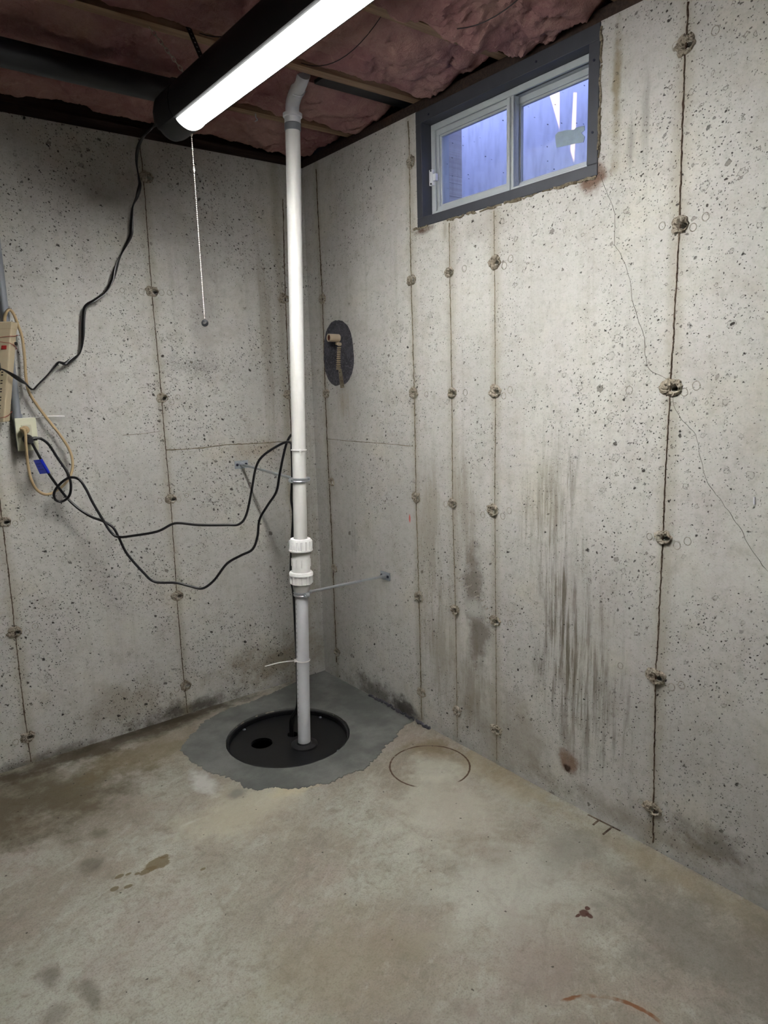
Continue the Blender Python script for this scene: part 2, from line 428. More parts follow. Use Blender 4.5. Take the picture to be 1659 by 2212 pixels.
def concrete_floor():
    g = G('floor_concrete')
    P, x, y, z = g.co()
    uv = g.vec(x, y)
    big = g.noise(uv, 2.1, 5, 0.6, 0.3)
    mid = g.noise(uv, 7.0, 5, 0.62, 0.4)
    swirl = g.noise(g.vec(x * 1.0 + y * 0.9, y * 2.6 - x * 1.6), 5.0, 6, 0.65, 0.8)
    fine = g.noise(uv, 210.0, 3, 0.7)
    grit = g.noise(uv, 60.0, 4, 0.7)
    col = g.mix(g.step(big, 0.36, 0.64), lin('#918a7c'), lin('#adaca0'))
    col = g.mix(g.step(mid, 0.45, 0.68) * 0.55, col, lin('#9c9284'))
    col = g.mix(g.step(swirl, 0.52, 0.70) * 0.50, col, lin('#b7b6ab'))
    col = g.mix(g.step(swirl, 0.30, 0.44, 1.0, 0.0) * 0.40, col, lin('#7d7a6e'))
    m2 = g.noise(uv, 16.0, 6, 0.72, 0.5)
    col = g.mix(g.step(m2, 0.50, 0.70) * 0.68, col, lin('#827b6d'))
    col = g.mix(g.step(m2, 0.28, 0.44, 1.0, 0.0) * 0.45, col, lin('#bdbbb0'))
    pk = g.noise(g.vec(x + 4.0, y - 2.0), 3.0, 5, 0.65, 0.5)
    col = g.mix(g.step(pk, 0.50, 0.68) * 0.40, col, lin('#9f9089'))
    col = g.mix(g.step(pk, 0.28, 0.44, 1.0, 0.0) * 0.35, col, lin('#a3a694'))
    col = g.mix(g.step(grit, 0.46, 0.72) * 0.46, col, lin('#767064'))
    col = g.mix(g.step(fine, 0.48, 0.72) * 0.55, col, lin('#69645a'))
    col = g.mix(g.step(fine, 0.24, 0.42, 1.0, 0.0) * 0.25, col, lin('#c9c7bc'))
    scr = g.noise(g.vec(x * 9.0 + y * 7.0, y * 75.0 - x * 58.0), 1.0, 4, 0.7, 0.6)
    col = g.mix(g.step(scr, 0.54, 0.74) * 0.20, col, lin('#c4c2b8'))
    col = g.mix(g.step(scr, 0.28, 0.42, 1.0, 0.0) * 0.16, col, lin('#6f6a60'))
    wob = (g.noise(uv, 7.0, 6, 0.70) - 0.5) * 2.2
    wobf = (g.noise(uv, 28.0, 4, 0.65) - 0.5) * 1.2
    def blot(u0, v0, su, sv, colr, k, w=wob, soft=0.8):
        nonlocal col
        col = g.mix(g.ell(x, y, u0, v0, su, sv, w, soft) * k, col, lin(colr))
    # dirt carried along the foot of both walls and the far left corner
    blot(-1.35, -0.30, 0.50, 0.34, '#4f452c', 0.80)
    blot(-0.95, -0.24, 0.40, 0.16, '#776a4d', 0.60)
    blot(-1.10, -0.05, 0.85, 0.085, '#463d2c', 0.85)
    blot(-0.75, -0.02, 0.60, 0.05, '#3c3427', 0.80)
    blot(-0.10, -0.92, 0.13, 0.16, '#73603f', 0.65)
    blot(-0.06, -1.20, 0.11, 0.30, '#857655', 0.60)
    blot(-0.06, -1.85, 0.08, 0.60, '#8d8062', 0.45)
    # pale trowelled fields
    blot(-0.84, -0.80, 0.30, 0.22, '#bdb7a2', 0.60)
    blot(-0.30, -1.22, 0.34, 0.30, '#c0bcae', 0.55)
    blot(-0.43, -1.60, 0.36, 0.26, '#b9b8ae', 0.45)
    blot(-0.20, -1.0, 0.13, 0.13, '#c3c1b2', 0.55)
    blot(-0.62, -0.79, 0.12, 0.07, '#c9bc97', 0.45)
    # scrubbed cement smear beside the patch
    blot(-0.88, -0.56, 0.055, 0.13, '#c4c3bd', 0.85, wobf)
    blot(-0.82, -0.70, 0.05, 0.05, '#6f6f6a', 0.70, wobf)
    blot(-1.0102, -0.7519, 0.040, 0.010, '#c6c4bb', 0.45, wobf, 0.9)
    # dark scuffs
    blot(-1.315, -0.765, 0.045, 0.06, '#5b5447', 0.60)
    blot(-1.25, -0.62, 0.04, 0.05, '#67604f', 0.55)
    blot(-1.51, -1.11, 0.04, 0.05, '#554b41', 0.55)
    blot(-1.53, -1.24, 0.05, 0.05, '#5f574b', 0.50)
    blot(-1.45, -1.23, 0.025, 0.08, '#4f4637', 0.55)
    blot(-0.95, -1.55, 0.30, 0.25, '#8a8064', 0.40)
    blot(-0.25, -2.05, 0.25, 0.35, '#6c665c', 0.60)
    blot(-0.60, -1.80, 0.22, 0.16, '#8f8078', 0.45)
    blot(-1.05, -1.95, 0.40, 0.30, '#8a7c74', 0.40)
    blot(-0.16, -1.62, 0.20, 0.14, '#78756b', 0.55)
    # dried oil-coloured splash and its drops
    for (a, b, s, t) in ((-1.160, -0.880, 0.045, 0.030), (-1.195, -0.893, 0.030, 0.014), (-1.135, -0.862, 0.014, 0.010),
                         (-1.2965, -0.9068, 0.013, 0.010), (-1.2687, -0.8635, 0.014, 0.008), (-1.262, -0.922, 0.014, 0.009),
                         (-1.245, -0.870, 0.010, 0.006), (-1.225, -0.885, 0.008, 0.006), (-1.07, -0.99, 0.009, 0.006)):
        blot(a, b, s, t, '#6d5f42', 0.85, wobf, 0.25)
    # brown paint spot
    for (a, b, s, t) in ((-0.3735, -1.7975, 0.016, 0.014), (-0.352, -1.793, 0.009, 0.008), (-0.392, -1.793, 0.010, 0.005),
                         (-0.370, -1.812, 0.008, 0.012)):
        blot(a, b, s, t, '#4a2519', 0.92, (g.noise(uv, 90.0, 3) - 0.5) * 0.7, 0.3)
    # rust rings left by cans
    ang_n = g.noise(uv, 9.0, 3, 0.6)
    def ring(cx, cy, r, w, colr, k, t0, gaps=()):
        nonlocal col
        dx, dy = x - cx, y - cy
        d = g.m('ABSOLUTE', g.m('SQRT', dx * dx + dy * dy) - r)
        f = g.step(d + (g.noise(uv, 70.0, 2) - 0.5) * w * 0.9, w * 0.5, w, 1.0, 0.0) * g.step(ang_n, t0, t0 + 0.1) * k
        for (ga, gb, gw) in gaps:
            f = f * g.step((dx * ga + dy * gb) / r, gw, gw + 0.08, 1.0, 0.0)
        col = g.mix(f, col, lin(colr))
    ring(RING_A[0], RING_A[1], RING_A[2], 0.0042, '#4a2f18', 0.95, 0.30, ((-0.49, -0.87, 0.80), (0.66, 0.75, 0.955)))
    ring(RING_B[0], RING_B[1], RING_B[2], 0.0065, '#7a4a1e', 0.9, 0.42, ((-0.15, 0.99, 0.93),))
    blot(RING_B[0] + 0.03, RING_B[1] + 0.02, 0.07, 0.05, '#8f7048', 0.55)
    # little dark specks of grit
    d, r, gg, b = g.vor(uv, 21.0)
    sp = g.step(d + (g.noise(uv, 200.0, 2) - 0.5) * 0.2 - g.step(r, 0.86, 1.0) * 0.06, -0.01, 0.01, 1.0, 0.0) * g.step(r, 0.90, 0.92)
    col = g.mix(sp * 0.8, col, lin('#2b251d'))
    col = g.mix(1.0, col, (0.84, 0.84, 0.84, 1), 'MULTIPLY')
    h = fine * 0.12 + grit * 0.3 + swirl * 0.4
    nrm = g.bump(h, 0.35, 0.003)
    return g.bsdf(col, g.step(big, 0.3, 0.7, 0.62, 0.80), 0.0, nrm, 0.30)

RING_A = (-0.1983, -0.9965, 0.145)
RING_B = (-0.6724, -2.0876, 0.162)

def patch_cement():
    g = G('fresh_cement')
    P, x, y, z = g.co()
    uv = g.vec(x, y)
    a = g.noise(uv, 5.0, 5, 0.6)
    f = g.noise(uv, 190.0, 3, 0.7)
    col = g.mix(g.step(a, 0.35, 0.68), lin('#545653'), lin('#70716d'))
    col = g.mix(g.step(f, 0.5, 0.75) * 0.35, col, lin('#4d4e4c'))
    return g.bsdf(col, 0.75, 0.0, g.bump(a * 0.5 + f * 0.1, 0.4, 0.003), 0.3)

def seam_mat(name, c1, c2, c3):
    g = G(name)
    P, x, y, z = g.co()
    a = g.noise(P, 14.0, 4, 0.7)
    f = g.noise(P, 130.0, 3, 0.7)
    col = g.mix(g.step(a, 0.38, 0.62), lin(c1), lin(c2))
    col = g.mix(g.step(f, 0.48, 0.66), col, lin(c3))
    return g.bsdf(col, 0.9, 0.0, g.bump(f, 0.8, 0.004), 0.15)

def insulation_mat():
    g = G('pink_fibreglass')
    P, x, y, z = g.co()
    a = g.noise(P, 5.0, 5, 0.65, 0.6)
    b = g.noise(P, 19.0, 5, 0.7, 1.2)
    f = g.noise(g.vec(x * 1.0, y * 1.0, z * 3.0), 85.0, 5, 0.75, 2.0)
    w = g.noise(P, 26.0, 6, 0.72, 3.0)
    col = g.mix(g.step(a, 0.34, 0.66), lin('#9e7374'), lin('#b08c85'))
    col = g.mix(g.step(b, 0.5, 0.74) * 0.6, col, lin('#bf9e90'))
    col = g.mix(g.step(b, 0.26, 0.42, 1.0, 0.0) * 0.5, col, lin('#745057'))
    col = g.mix(g.step(f, 0.45, 0.75) * 0.35, col, lin('#82605e'))
    return g.bsdf(col, 0.95, 0.0, g.bump(b * 0.5 + w * 0.9 + f * 0.35, 0.8, 0.014), 0.1)

def wood_mat(name, c1, c2):
    g = G(name)
    P, x, y, z = g.co()
    gr = g.noise(g.vec(x * 1.2, y * 34.0, z * 34.0), 3.0, 4, 0.6)
    a = g.noise(P, 6.0, 3)
    col = g.mix(g.step(gr, 0.35, 0.68), lin(c1), lin(c2))
    col = g.mix(g.step(a, 0.5, 0.8) * 0.3, col, lin('#6a4c34'))
    return g.bsdf(col, 0.75, 0.0, g.bump(gr, 0.3, 0.002), 0.25)

M = {}
M['wall_r'] = concrete_wall('wall_right_concrete', 'right')
M['wall_l'] = concrete_wall('wall_left_concrete', 'left')
M['floor'] = concrete_floor()
M['cement'] = patch_cement()
M['seam'] = seam_mat('seam_brown', '#6f6756', '#8d8573', '#574d40')
M['seam_dark'] = seam_mat('seam_dark_rust', '#4a3c31', '#6d6254', '#33221b')
M['tie'] = seam_mat('tie_knob', '#8c8475', '#a59d8f', '#4d4539')
M['ringcut'] = seam_mat('ring_print', '#9d988d', '#aba79d', '#7d776c')
M['hole'] = simple('tie_hole_dark', '#2b2622', 0.95)
M['crack'] = simple('crack_dark', '#4d463e', 0.95)
M['pink'] = insulation_mat()
M['joist'] = wood_mat('joist_wood', '#79624e', '#917a64')
M['sill'] = wood_mat('sill_wood', '#2f2622', '#3f332c')
M['subfloor'] = wood_mat('subfloor_board', '#3b3029', '#4d4037')
M['plain'] = simple('far_concrete', '#625d55', 0.9, 0, 0.15, 8)

def pvc_mat():
    g = G('white_pvc')
    P, x, y, z = g.co()
    a = g.noise(g.vec(x * 30, y * 30, z * 2.5), 1.0, 4, 0.6)
    col = g.mix(g.step(a, 0.45, 0.75) * 0.5, lin('#dcdbd7'), lin('#c2c0b8'))
    return g.bsdf(col, 0.38, 0.0, None, 0.45)
M['pvc'] = pvc_mat()
M['pvc_low'] = simple('grey_white_pvc', '#d5d6da', 0.42, 0, 0.05, 30)
M['pvc_bright'] = simple('bright_white_plastic', '#f2f1ee', 0.35, 0, 0.03, 60)
M['zinc'] = simple('zinc_steel', '#c6cacf', 0.30, 0.78, 0.12, 120)
M['zincplate'] = simple('zinc_plate', '#9aa0a8', 0.42, 0.35, 0.15, 160, 0.2)
M['bolt'] = simple('blue_black_bolt', '#1f2434', 0.4, 0.5)
M['cord'] = simple('black_cord', '#101012', 0.28, 0, 0.1, 50, 0, 0.5)
M['cordflat'] = simple('black_flat_cord', '#0f0f11', 0.30, 0, 0.1, 50, 0, 0.5)
M['beige'] = simple('beige_cord', '#b09a75', 0.5, 0, 0.12, 30)
M['strip'] = simple('beige_plastic', '#b5a78c', 0.5, 0, 0.06, 20)
M['plate'] = simple('ivory_plate', '#cfcfb6', 0.4, 0, 0.04, 20)
M['plateslot'] = simple('ivory_socket', '#bdbca4', 0.45, 0, 0.04, 20)
M['darkslot'] = simple('dark_slot', '#14110f', 0.8)
M['red'] = simple('red_switch', '#8d1f1c', 0.4)
M['redtwine'] = simple('red_twine', '#8a4438', 0.8)
M['greyconduit'] = simple('grey_conduit', '#7d8187', 0.5, 0, 0.06, 20)
M['tag'] = simple('blue_tag', '#1c2fb4', 0.35, 0, 0.1, 60)
M['tagflag'] = simple('navy_tag', '#18246e', 0.4)
M['tagdark'] = simple('tag_print', '#0d1550', 0.5)
M['lidblack'] = simple('black_lid_plastic', '#0d0e11', 0.38, 0, 0.2, 14, 0.1, 0.45)
M['linkchain'] = simple('bright_link_chain', '#cfcabc', 0.3, 0.5, 0.1, 60)
M['rubber'] = simple('black_rubber', '#1d1d1f', 0.55, 0, 0.15, 40)
M['dark'] = simple('basin_black', '#0b0b0c', 0.7)
M['housing'] = simple('black_housing', '#17181b', 0.6, 0.0, 0.1, 30)
M['housing_trim'] = simple('lens_retainer', '#8b8c84', 0.4, 0.3)
M['steelchain'] = simple('steel_chain', '#b9b5ab', 0.28, 0.7, 0.1, 60)
M['strap'] = simple('black_strap', '#221f1f', 0.6, 0.3)
M['abs'] = simple('black_abs_pipe', '#15171b', 0.45, 0, 0.15, 12)
M['buck'] = simple('dark_steel_buck', '#3d3f45', 0.55, 0.1, 0.18, 22, 0.3)
M['vinyl'] = simple('window_vinyl', '#aab0b2', 0.45, 0, 0.07, 26)
M['latch'] = simple('white_latch', '#d8dbe0', 0.4, 0, 0.04, 20)
M['patchdark'] = seam_mat('slate_sealant', '#3c3b40', '#4b4a50', '#5d5c62')
M['corr'] = simple('tan_corrugated', '#8d8069', 0.7, 0, 0.15, 60)
M['stubpipe'] = simple('tan_pipe', '#b7a78f', 0.5, 0, 0.08, 40)
M['rustin'] = simple('rusty_inside', '#5a2a1a', 0.9, 0, 0.4, 120, 0.6)
M['wire'] = simple('dark_wire', '#2a2322', 0.5, 0.5)
M['well'] = simple('window_well_concrete', '#d6d9dd', 0.85, 0, 0.10, 5)
M['smear'] = simple('mud_smear', '#93a3b0', 0.9, 0, 0.2, 60, 0.5)
M['wellframe'] = simple('exterior_ground', '#5a554c', 0.9)

def emit_mat():
    g = G('lit_diffuser')
    e = g.n('ShaderNodeEmission')
    e.inputs[0].default_value = (1.0, 0.99, 0.965, 1)
    ge = g.n('ShaderNodeNewGeometry')                      # the LED board behind it shines downwards: the curled edges glow less
    sp = g.n('ShaderNodeSeparateXYZ')
    g.nt.links.new(ge.outputs['Normal'], sp.inputs[0])
    dn = g.m('MAXIMUM', S(g, sp.outputs[2]) * -1.0, 0.0)
    g.put(e.inputs[1], (dn * dn * dn * 0.96 + 0.04) * LAMP_STRENGTH)
    g.nt.links.new(e.outputs[0], g.out.inputs[0])
    return g.mat
M['lamp'] = emit_mat()

def glass_mat():
    g = G('dusty_glass')
    P, x, y, z = g.co()
    tr = g.n('ShaderNodeBsdfTransparent')
    tr.inputs[0].default_value = (0.93, 0.96, 0.97, 1)
    gl = g.n('ShaderNodeBsdfGlossy')
    gl.inputs['Roughness'].default_value = 0.03
    lw = g.n('ShaderNodeLayerWeight')
    lw.inputs[0].default_value = 0.25
    mx = g.n('ShaderNodeMixShader')
    g.put(mx.inputs[0], S(g, lw.outputs['Facing']) * 0.10 + 0.02)
    g.nt.links.new(tr.outputs[0], mx.inputs[1])
    g.nt.links.new(gl.outputs[0], mx.inputs[2])
    df = g.n('ShaderNodeBsdfDiffuse')
    df.inputs[0].default_value = lin('#55606c')
    d, r, gg, b = g.vor(g.vec(y, z), 38.0)
    sp = g.step(d + (g.noise(g.vec(y, z), 300.0, 2) - 0.5) * 0.2 - g.step(r, 0.7, 1.0) * 0.06, -0.01, 0.01, 1.0, 0.0) * g.step(r, 0.80, 0.84)
    film = g.step(g.noise(g.vec(y * 40, z * 9), 1.0, 4), 0.4, 0.8) * 0.10
    m2 = g.n('ShaderNodeMixShader')
    g.put(m2.inputs[0], g.m('MAXIMUM', sp * 0.8, film))
    g.nt.links.new(mx.outputs[0], m2.inputs[1])
    g.nt.links.new(df.outputs[0], m2.inputs[2])
    g.nt.links.new(m2.outputs[0], g.out.inputs[0])
    return g.mat
M['glass'] = glass_mat()

def cover_mat():
    g = G('sun_filter')
    tl = g.n('ShaderNodeBsdfTranslucent')
    tl.inputs[0].default_value = (0.42, 0.55, 0.80, 1)
    g.nt.links.new(tl.outputs[0], g.out.inputs[0])
    return g.mat
M['cover'] = cover_mat()

# ------------------------------------------------------------------ geometry helpers: a geo is (verts, faces)
COL = scene.collection
OFF = {}

def join(*gs):
    V, Fc = [], []
    for v, f in gs:
        o = len(V)
        V += [tuple(q) for q in v]
        Fc += [tuple(i + o for i in q) for q in f]
    return V, Fc

def box(x0, x1, y0, y1, z0, z1):
    v = [(x, y, z) for x in (x0, x1) for y in (y0, y1) for z in (z0, z1)]
    f = [(0, 1, 3, 2), (4, 6, 7, 5), (0, 4, 5, 1), (2, 3, 7, 6), (0, 2, 6, 4), (1, 5, 7, 3)]
    return v, f

def frame_of(d):
    d = Vector(d).normalized()
    a = Vector((0, 0, 1)) if abs(d.z) < 0.9 else Vector((1, 0, 0))
    e1 = d.cross(a).normalized()
    return e1, d.cross(e1).normalized(), d

def lathe(prof, a, d, n=32, cap0=True, cap1=True):      # prof: (radius, distance along d)
    a = Vector(a)
    e1, e2, d = frame_of(d)
    V, Fc = [], []
    for r, t in prof:
        for k in range(n):
            w = 2 * math.pi * k / n
            V.append(a + d * t + (e1 * math.cos(w) + e2 * math.sin(w)) * r)
    for i in range(len(prof) - 1):
        for k in range(n):
            q = (k + 1) % n
            Fc.append((i * n + k, i * n + q, (i + 1) * n + q, (i + 1) * n + k))
    if cap0: Fc.append(tuple(range(n))[::-1])
    if cap1: Fc.append(tuple(range((len(prof) - 1) * n, len(prof) * n)))
    return V, Fc

def cyl(a, b, r, n=24, r2=None):
    a, b = Vector(a), Vector(b)
    return lathe([(r, 0), (r if r2 is None else r2, (b - a).length)], a, b - a, n)

def spline(pts, step=0.012):
    P = [Vector(q) for q in pts]
    P = [P[0] * 2 - P[1]] + P + [P[-1] * 2 - P[-2]]
    out = []
    for i in range(1, len(P) - 2):
        p0, p1, p2, p3 = P[i - 1:i + 3]
        n = max(2, int((p2 - p1).length / step))
        for k in range(n):
            t = k / n
            out.append(0.5 * ((2 * p1) + (p2 - p0) * t + (2 * p0 - 5 * p1 + 4 * p2 - p3) * t * t + (3 * p1 - p0 - 3 * p2 + p3) * t ** 3))
    out.append(P[-2])
    return out

def tube(pts, r, n=8, rb=None, twist=None, closed=False, up=None):
    P = [Vector(q) for q in pts]
    V, Fc = [], []
    nrm = None
    for i, q in enumerate(P):
        t = (P[(i + 1) % len(P)] - P[i - 1]) if closed else (P[min(i + 1, len(P) - 1)] - P[max(i - 1, 0)])
        t.normalize()
        if nrm is None:
            nrm = Vector(up) if up else frame_of(t)[0]
        nrm = nrm - t * nrm.dot(t)
        nrm = nrm.normalized() if nrm.length > 1e-6 else frame_of(t)[0]
        b = t.cross(nrm)
        tw = twist(i / (len(P) - 1)) if twist else 0.0
        for k in range(n):
            w = 2 * math.pi * k / n
            ca, sa = math.cos(w) * r, math.sin(w) * (rb or r)
            x = ca * math.cos(tw) - sa * math.sin(tw)
            y = ca * math.sin(tw) + sa * math.cos(tw)
            V.append(q + nrm * x + b * y)
    m = len(P)
    for i in range(m if closed else m - 1):
        j = (i + 1) % m
        for k in range(n):
            l = (k + 1) % n
            Fc.append((i * n + k, i * n + l, j * n + l, j * n + k))
    if not closed:
        Fc.append(tuple(range(n))[::-1])
        Fc.append(tuple(range((m - 1) * n, m * n)))
    return V, Fc

def prism(poly, z0, z1):                                # poly: (x, y)
    n = len(poly)
    V = [(x, y, z0) for x, y in poly] + [(x, y, z1) for x, y in poly]
    Fc = [tuple(range(n))[::-1], tuple(range(n, 2 * n))]
    Fc += [(i, (i + 1) % n, n + (i + 1) % n, n + i) for i in range(n)]
    return V, Fc

def extrude_y(poly, y0, y1):                            # poly: (x, z)
    n = len(poly)
    V = [(x, y0, z) for x, z in poly] + [(x, y1, z) for x, z in poly]
    Fc = [tuple(range(n)), tuple(range(n, 2 * n))[::-1]]
    Fc += [(i, n + i, n + (i + 1) % n, (i + 1) % n) for i in range(n)]
    return V, Fc

def mesh_obj(name, geo, mat, parent=None, smooth=False, bevel=0.0, fix=True):
    off = OFF.get(parent.name, Vector()) if parent else Vector()
    me = bpy.data.meshes.new(name)
    me.from_pydata([tuple(Vector(q) - off) for q in geo[0]], [], geo[1])
    if fix:
        bm = bmesh.new()
        bm.from_mesh(me)
        bmesh.ops.recalc_face_normals(bm, faces=bm.faces)
        bm.to_mesh(me)
        bm.free()
    me.materials.append(mat)
    o = bpy.data.objects.new(name, me)
    COL.objects.link(o)
    if smooth:
        for p in me.polygons: p.use_smooth = True
        me.set_sharp_from_angle(angle=math.radians(38))
    if bevel:
        md = o.modifiers.new('edge', 'BEVEL')
        md.width = bevel
        md.segments = 2
        md.limit_method = 'ANGLE'
    if parent:
        o.parent = parent
        OFF[o.name] = off
    else:
        OFF[o.name] = Vector()
    return o

def thing(name, label, cat, loc, group=None):
    o = bpy.data.objects.new(name, None)
    COL.objects.link(o)
    o.location = loc
    o.empty_display_size = 0.05
    OFF[o.name] = Vector(loc)
    o['label'] = label
    o['category'] = cat
    if group: o['group'] = group
    return o

def tag(o, label=None, cat=None, group=None, kind=None):
    if label: o['label'] = label
    if cat: o['category'] = cat
    if group: o['group'] = group
    if kind: o['kind'] = kind
    return o

def part(name, geo, mat, parent, smooth=True, bevel=0.0, label=None):
    o = mesh_obj(name, geo, M[mat], parent, smooth, bevel)
    if label: o['label'] = label
    return o

def nz(x, y, z=0.0, s=1.0):
    return mnoise.noise(Vector((x * s, y * s, z * s)))

# ------------------------------------------------------------------ walls: real slabs with tie holes drilled in
def flat_with_holes(outer, holes):                      # 2-D constrained fill
    bm = bmesh.new()
    for loop in [outer] + holes:
        vs_ = [bm.verts.new((a, b, 0)) for a, b in loop]
        for i in range(len(vs_)): bm.edges.new((vs_[i], vs_[(i + 1) % len(vs_)]))
    bmesh.ops.triangle_fill(bm, use_beauty=True, use_dissolve=False, edges=bm.edges[:])
    bm.verts.index_update()
    V = [(v.co.x, v.co.y) for v in bm.verts]
    Fc = [tuple(v.index for v in f.verts) for f in bm.faces]
    bm.free()
    return V, Fc

def hole_loop(u, v, r, seed, n=9):
    rr = random.Random(seed)
    return [(u + math.cos(2 * math.pi * k / n) * r * rr.uniform(0.7, 1.35) * 1.25,
             v + math.sin(2 * math.pi * k / n) * r * rr.uniform(0.6, 1.1)) for k in range(n)]

WIN_Y0, WIN_Y1, WIN_Z0, WIN_Z1 = -1.517, -0.760, 1.917, WALL_H      # rough opening, open to the top
def wall_geo(side, ties, u_end, thick):
    to3 = (lambda u, v, d: (d, u, v)) if side == 'right' else (lambda u, v, d: (u, d, v))
    holes, geos = [], []
    for i, (u, v) in enumerate(ties):
        du = -0.012 if side == 'right' else 0.012        # the hole sits at one edge of its knob
        lp = hole_loop(u + du, v - 0.004, 0.0080 + 0.002 * random.random(), 100 + i)
        holes.append(lp)
        n = len(lp)
        V = [to3(a, b, 0) for a, b in lp] + [to3(a, b, 0.035) for a, b in lp]
        geos.append((V, [(k, (k + 1) % n, n + (k + 1) % n, n + k) for k in range(n)] + [tuple(range(n, 2 * n))]))
    zb = -0.15
    if side == 'right':
        outer = [(u_end, zb), (0.25, zb), (0.25, WALL_H), (WIN_Y1, WALL_H), (WIN_Y1, WIN_Z0), (WIN_Y0, WIN_Z0), (WIN_Y0, WALL_H), (u_end, WALL_H)]
    else:
        outer = [(u_end, zb), (0.0, zb), (0.0, WALL_H), (u_end, WALL_H)]
    V2, F2 = flat_with_holes(outer, holes)
    geos.append(([to3(a, b, 0) for a, b in V2], F2))
    Vb, Fb = flat_with_holes(outer, [])
    geos.append(([to3(a, b, thick) for a, b in Vb], Fb))
    n = len(outer)
    V = [to3(a, b, 0) for a, b in outer] + [to3(a, b, thick) for a, b in outer]
    geos.append((V, [(k, (k + 1) % n, n + (k + 1) % n, n + k) for k in range(n)]))
    return join(*geos)

wall_right = tag(mesh_obj('wall_right', wall_geo('right', TIES_RIGHT, ROOM_Y, 0.22), M['wall_r']), 'poured concrete wall with the small window', 'wall', None, 'structure')
wall_left = tag(mesh_obj('wall_left', wall_geo('left', TIES_LEFT, ROOM_X, 0.22), M['wall_l']), 'poured concrete wall behind the outlet and power cords', 'wall', None, 'structure')
wall_back = tag(mesh_obj('wall_back', box(ROOM_X, 0.0, ROOM_Y - 0.2, ROOM_Y, -0.15, 2.6), M['plain']), 'plain concrete wall at the far end of the basement', 'wall', None, 'structure')
wall_side = tag(mesh_obj('wall_side', box(ROOM_X - 0.2, ROOM_X, ROOM_Y, 0.22, -0.15, 2.6), M['plain']), 'plain concrete wall opposite the window wall', 'wall', None, 'structure')

def wall_point(side, u, v, out):
    return (-out, u, v) if side == 'right' else (u, -out, v)

def seam_geo(side, pts, w, proud, seed):
    P = spline([(u, v, 0) for u, v in pts], 0.008)
    V, Fc = [], []
    for i, q in enumerate(P):
        t = (P[min(i + 1, len(P) - 1)] - P[max(i - 1, 0)]).normalized()
        nx, ny = -t.y, t.x
        a = 0.75 + 0.9 * abs(nz(q.x * 20, q.y * 20, seed * 3.1)) + 0.5 * max(0, nz(q.x * 90, q.y * 90, seed))
        j = nz(q.x * 12, q.y * 12, seed + 7.0) * w * 0.3 + nz(q.x * 70, q.y * 70, seed + 3.0) * w * 0.5
        hgt = proud * (0.4 + 1.2 * abs(nz(q.x * 60, q.y * 60, seed + 1.0)))
        for k, (s, o) in enumerate(((-1, -0.002), (-0.55, hgt * 0.7), (0.1, hgt), (0.6, hgt * 0.3), (1, -0.002))):
            c = s * w * a * (0.8 + 0.4 * nz(q.x * 150 + k, q.y * 150, seed)) + j
            V.append(wall_point(side, q.x + nx * c, q.y + ny * c, o))
        if i:
            b, p0 = 5 * i, 5 * (i - 1)
            for k in range(4): Fc.append((p0 + k, p0 + k + 1, b + k + 1, b + k))
    return V, Fc

def seam(side, pts, w, proud, seed, mat='seam'):
    wall = wall_right if side == 'right' else wall_left
    return part('form_seam', seam_geo(side, pts, w, proud, seed), mat, wall, True)

seam('left', SEAM_LEFT_0, 0.0030, 0.0028, 1, 'seam_dark')
seam('left', SEAM_LEFT_1, 0.0032, 0.0028, 2, 'seam_dark')
seam('left', SEAM_LEFT_2, 0.0040, 0.0030, 3, 'seam_dark')
seam('left', SEAM_LEFT_ACROSS, 0.0034, 0.003, 4)
seam('left', SEAM_LEFT_FAINT, 0.0016, 0.0012, 5)
seam('right', SEAM_RIGHT_0, 0.0050, 0.0035, 6, 'seam_dark')
seam('right', SEAM_RIGHT_1, 0.0046, 0.003, 7)
seam('right', SEAM_RIGHT_2, 0.0034, 0.0025, 8)
seam('right', SEAM_RIGHT_3, 0.0026, 0.0022, 9)
seam('right', SEAM_RIGHT_4, 0.0040, 0.004, 10, 'seam_dark')
seam('right', SEAM_RIGHT_ACROSS, 0.0022, 0.002, 11)

def ribbon(side, pts, w, seed):
    P = spline([(u, v, 0) for u, v in pts], 0.010)
    V, Fc = [], []
    for i, q in enumerate(P):
        t = (P[min(i + 1, len(P) - 1)] - P[max(i - 1, 0)]).normalized()
        j = nz(q.x * 45, q.y * 45, seed) * 0.004
        ww = w * (0.6 + 0.9 * abs(nz(q.x * 30, q.y * 30, seed + 2.0)))
        for s, o in ((-1, -0.0005), (0, 0.0006), (1, -0.0005)):
            V.append(wall_point(side, q.x - t.y * (s * ww + j), q.y + t.x * (s * ww + j), o))
        if i:
            b, p0 = 3 * i, 3 * (i - 1)
            Fc += [(p0, p0 + 1, b + 1, b), (p0 + 1, p0 + 2, b + 2, b + 1)]
    return V, Fc
part('crack', ribbon('right', CRACK_UPPER, 0.0013, 1), 'crack', wall_right, False)
part('crack', ribbon('right', CRACK_LOWER, 0.0012, 2), 'crack', wall_right, False)

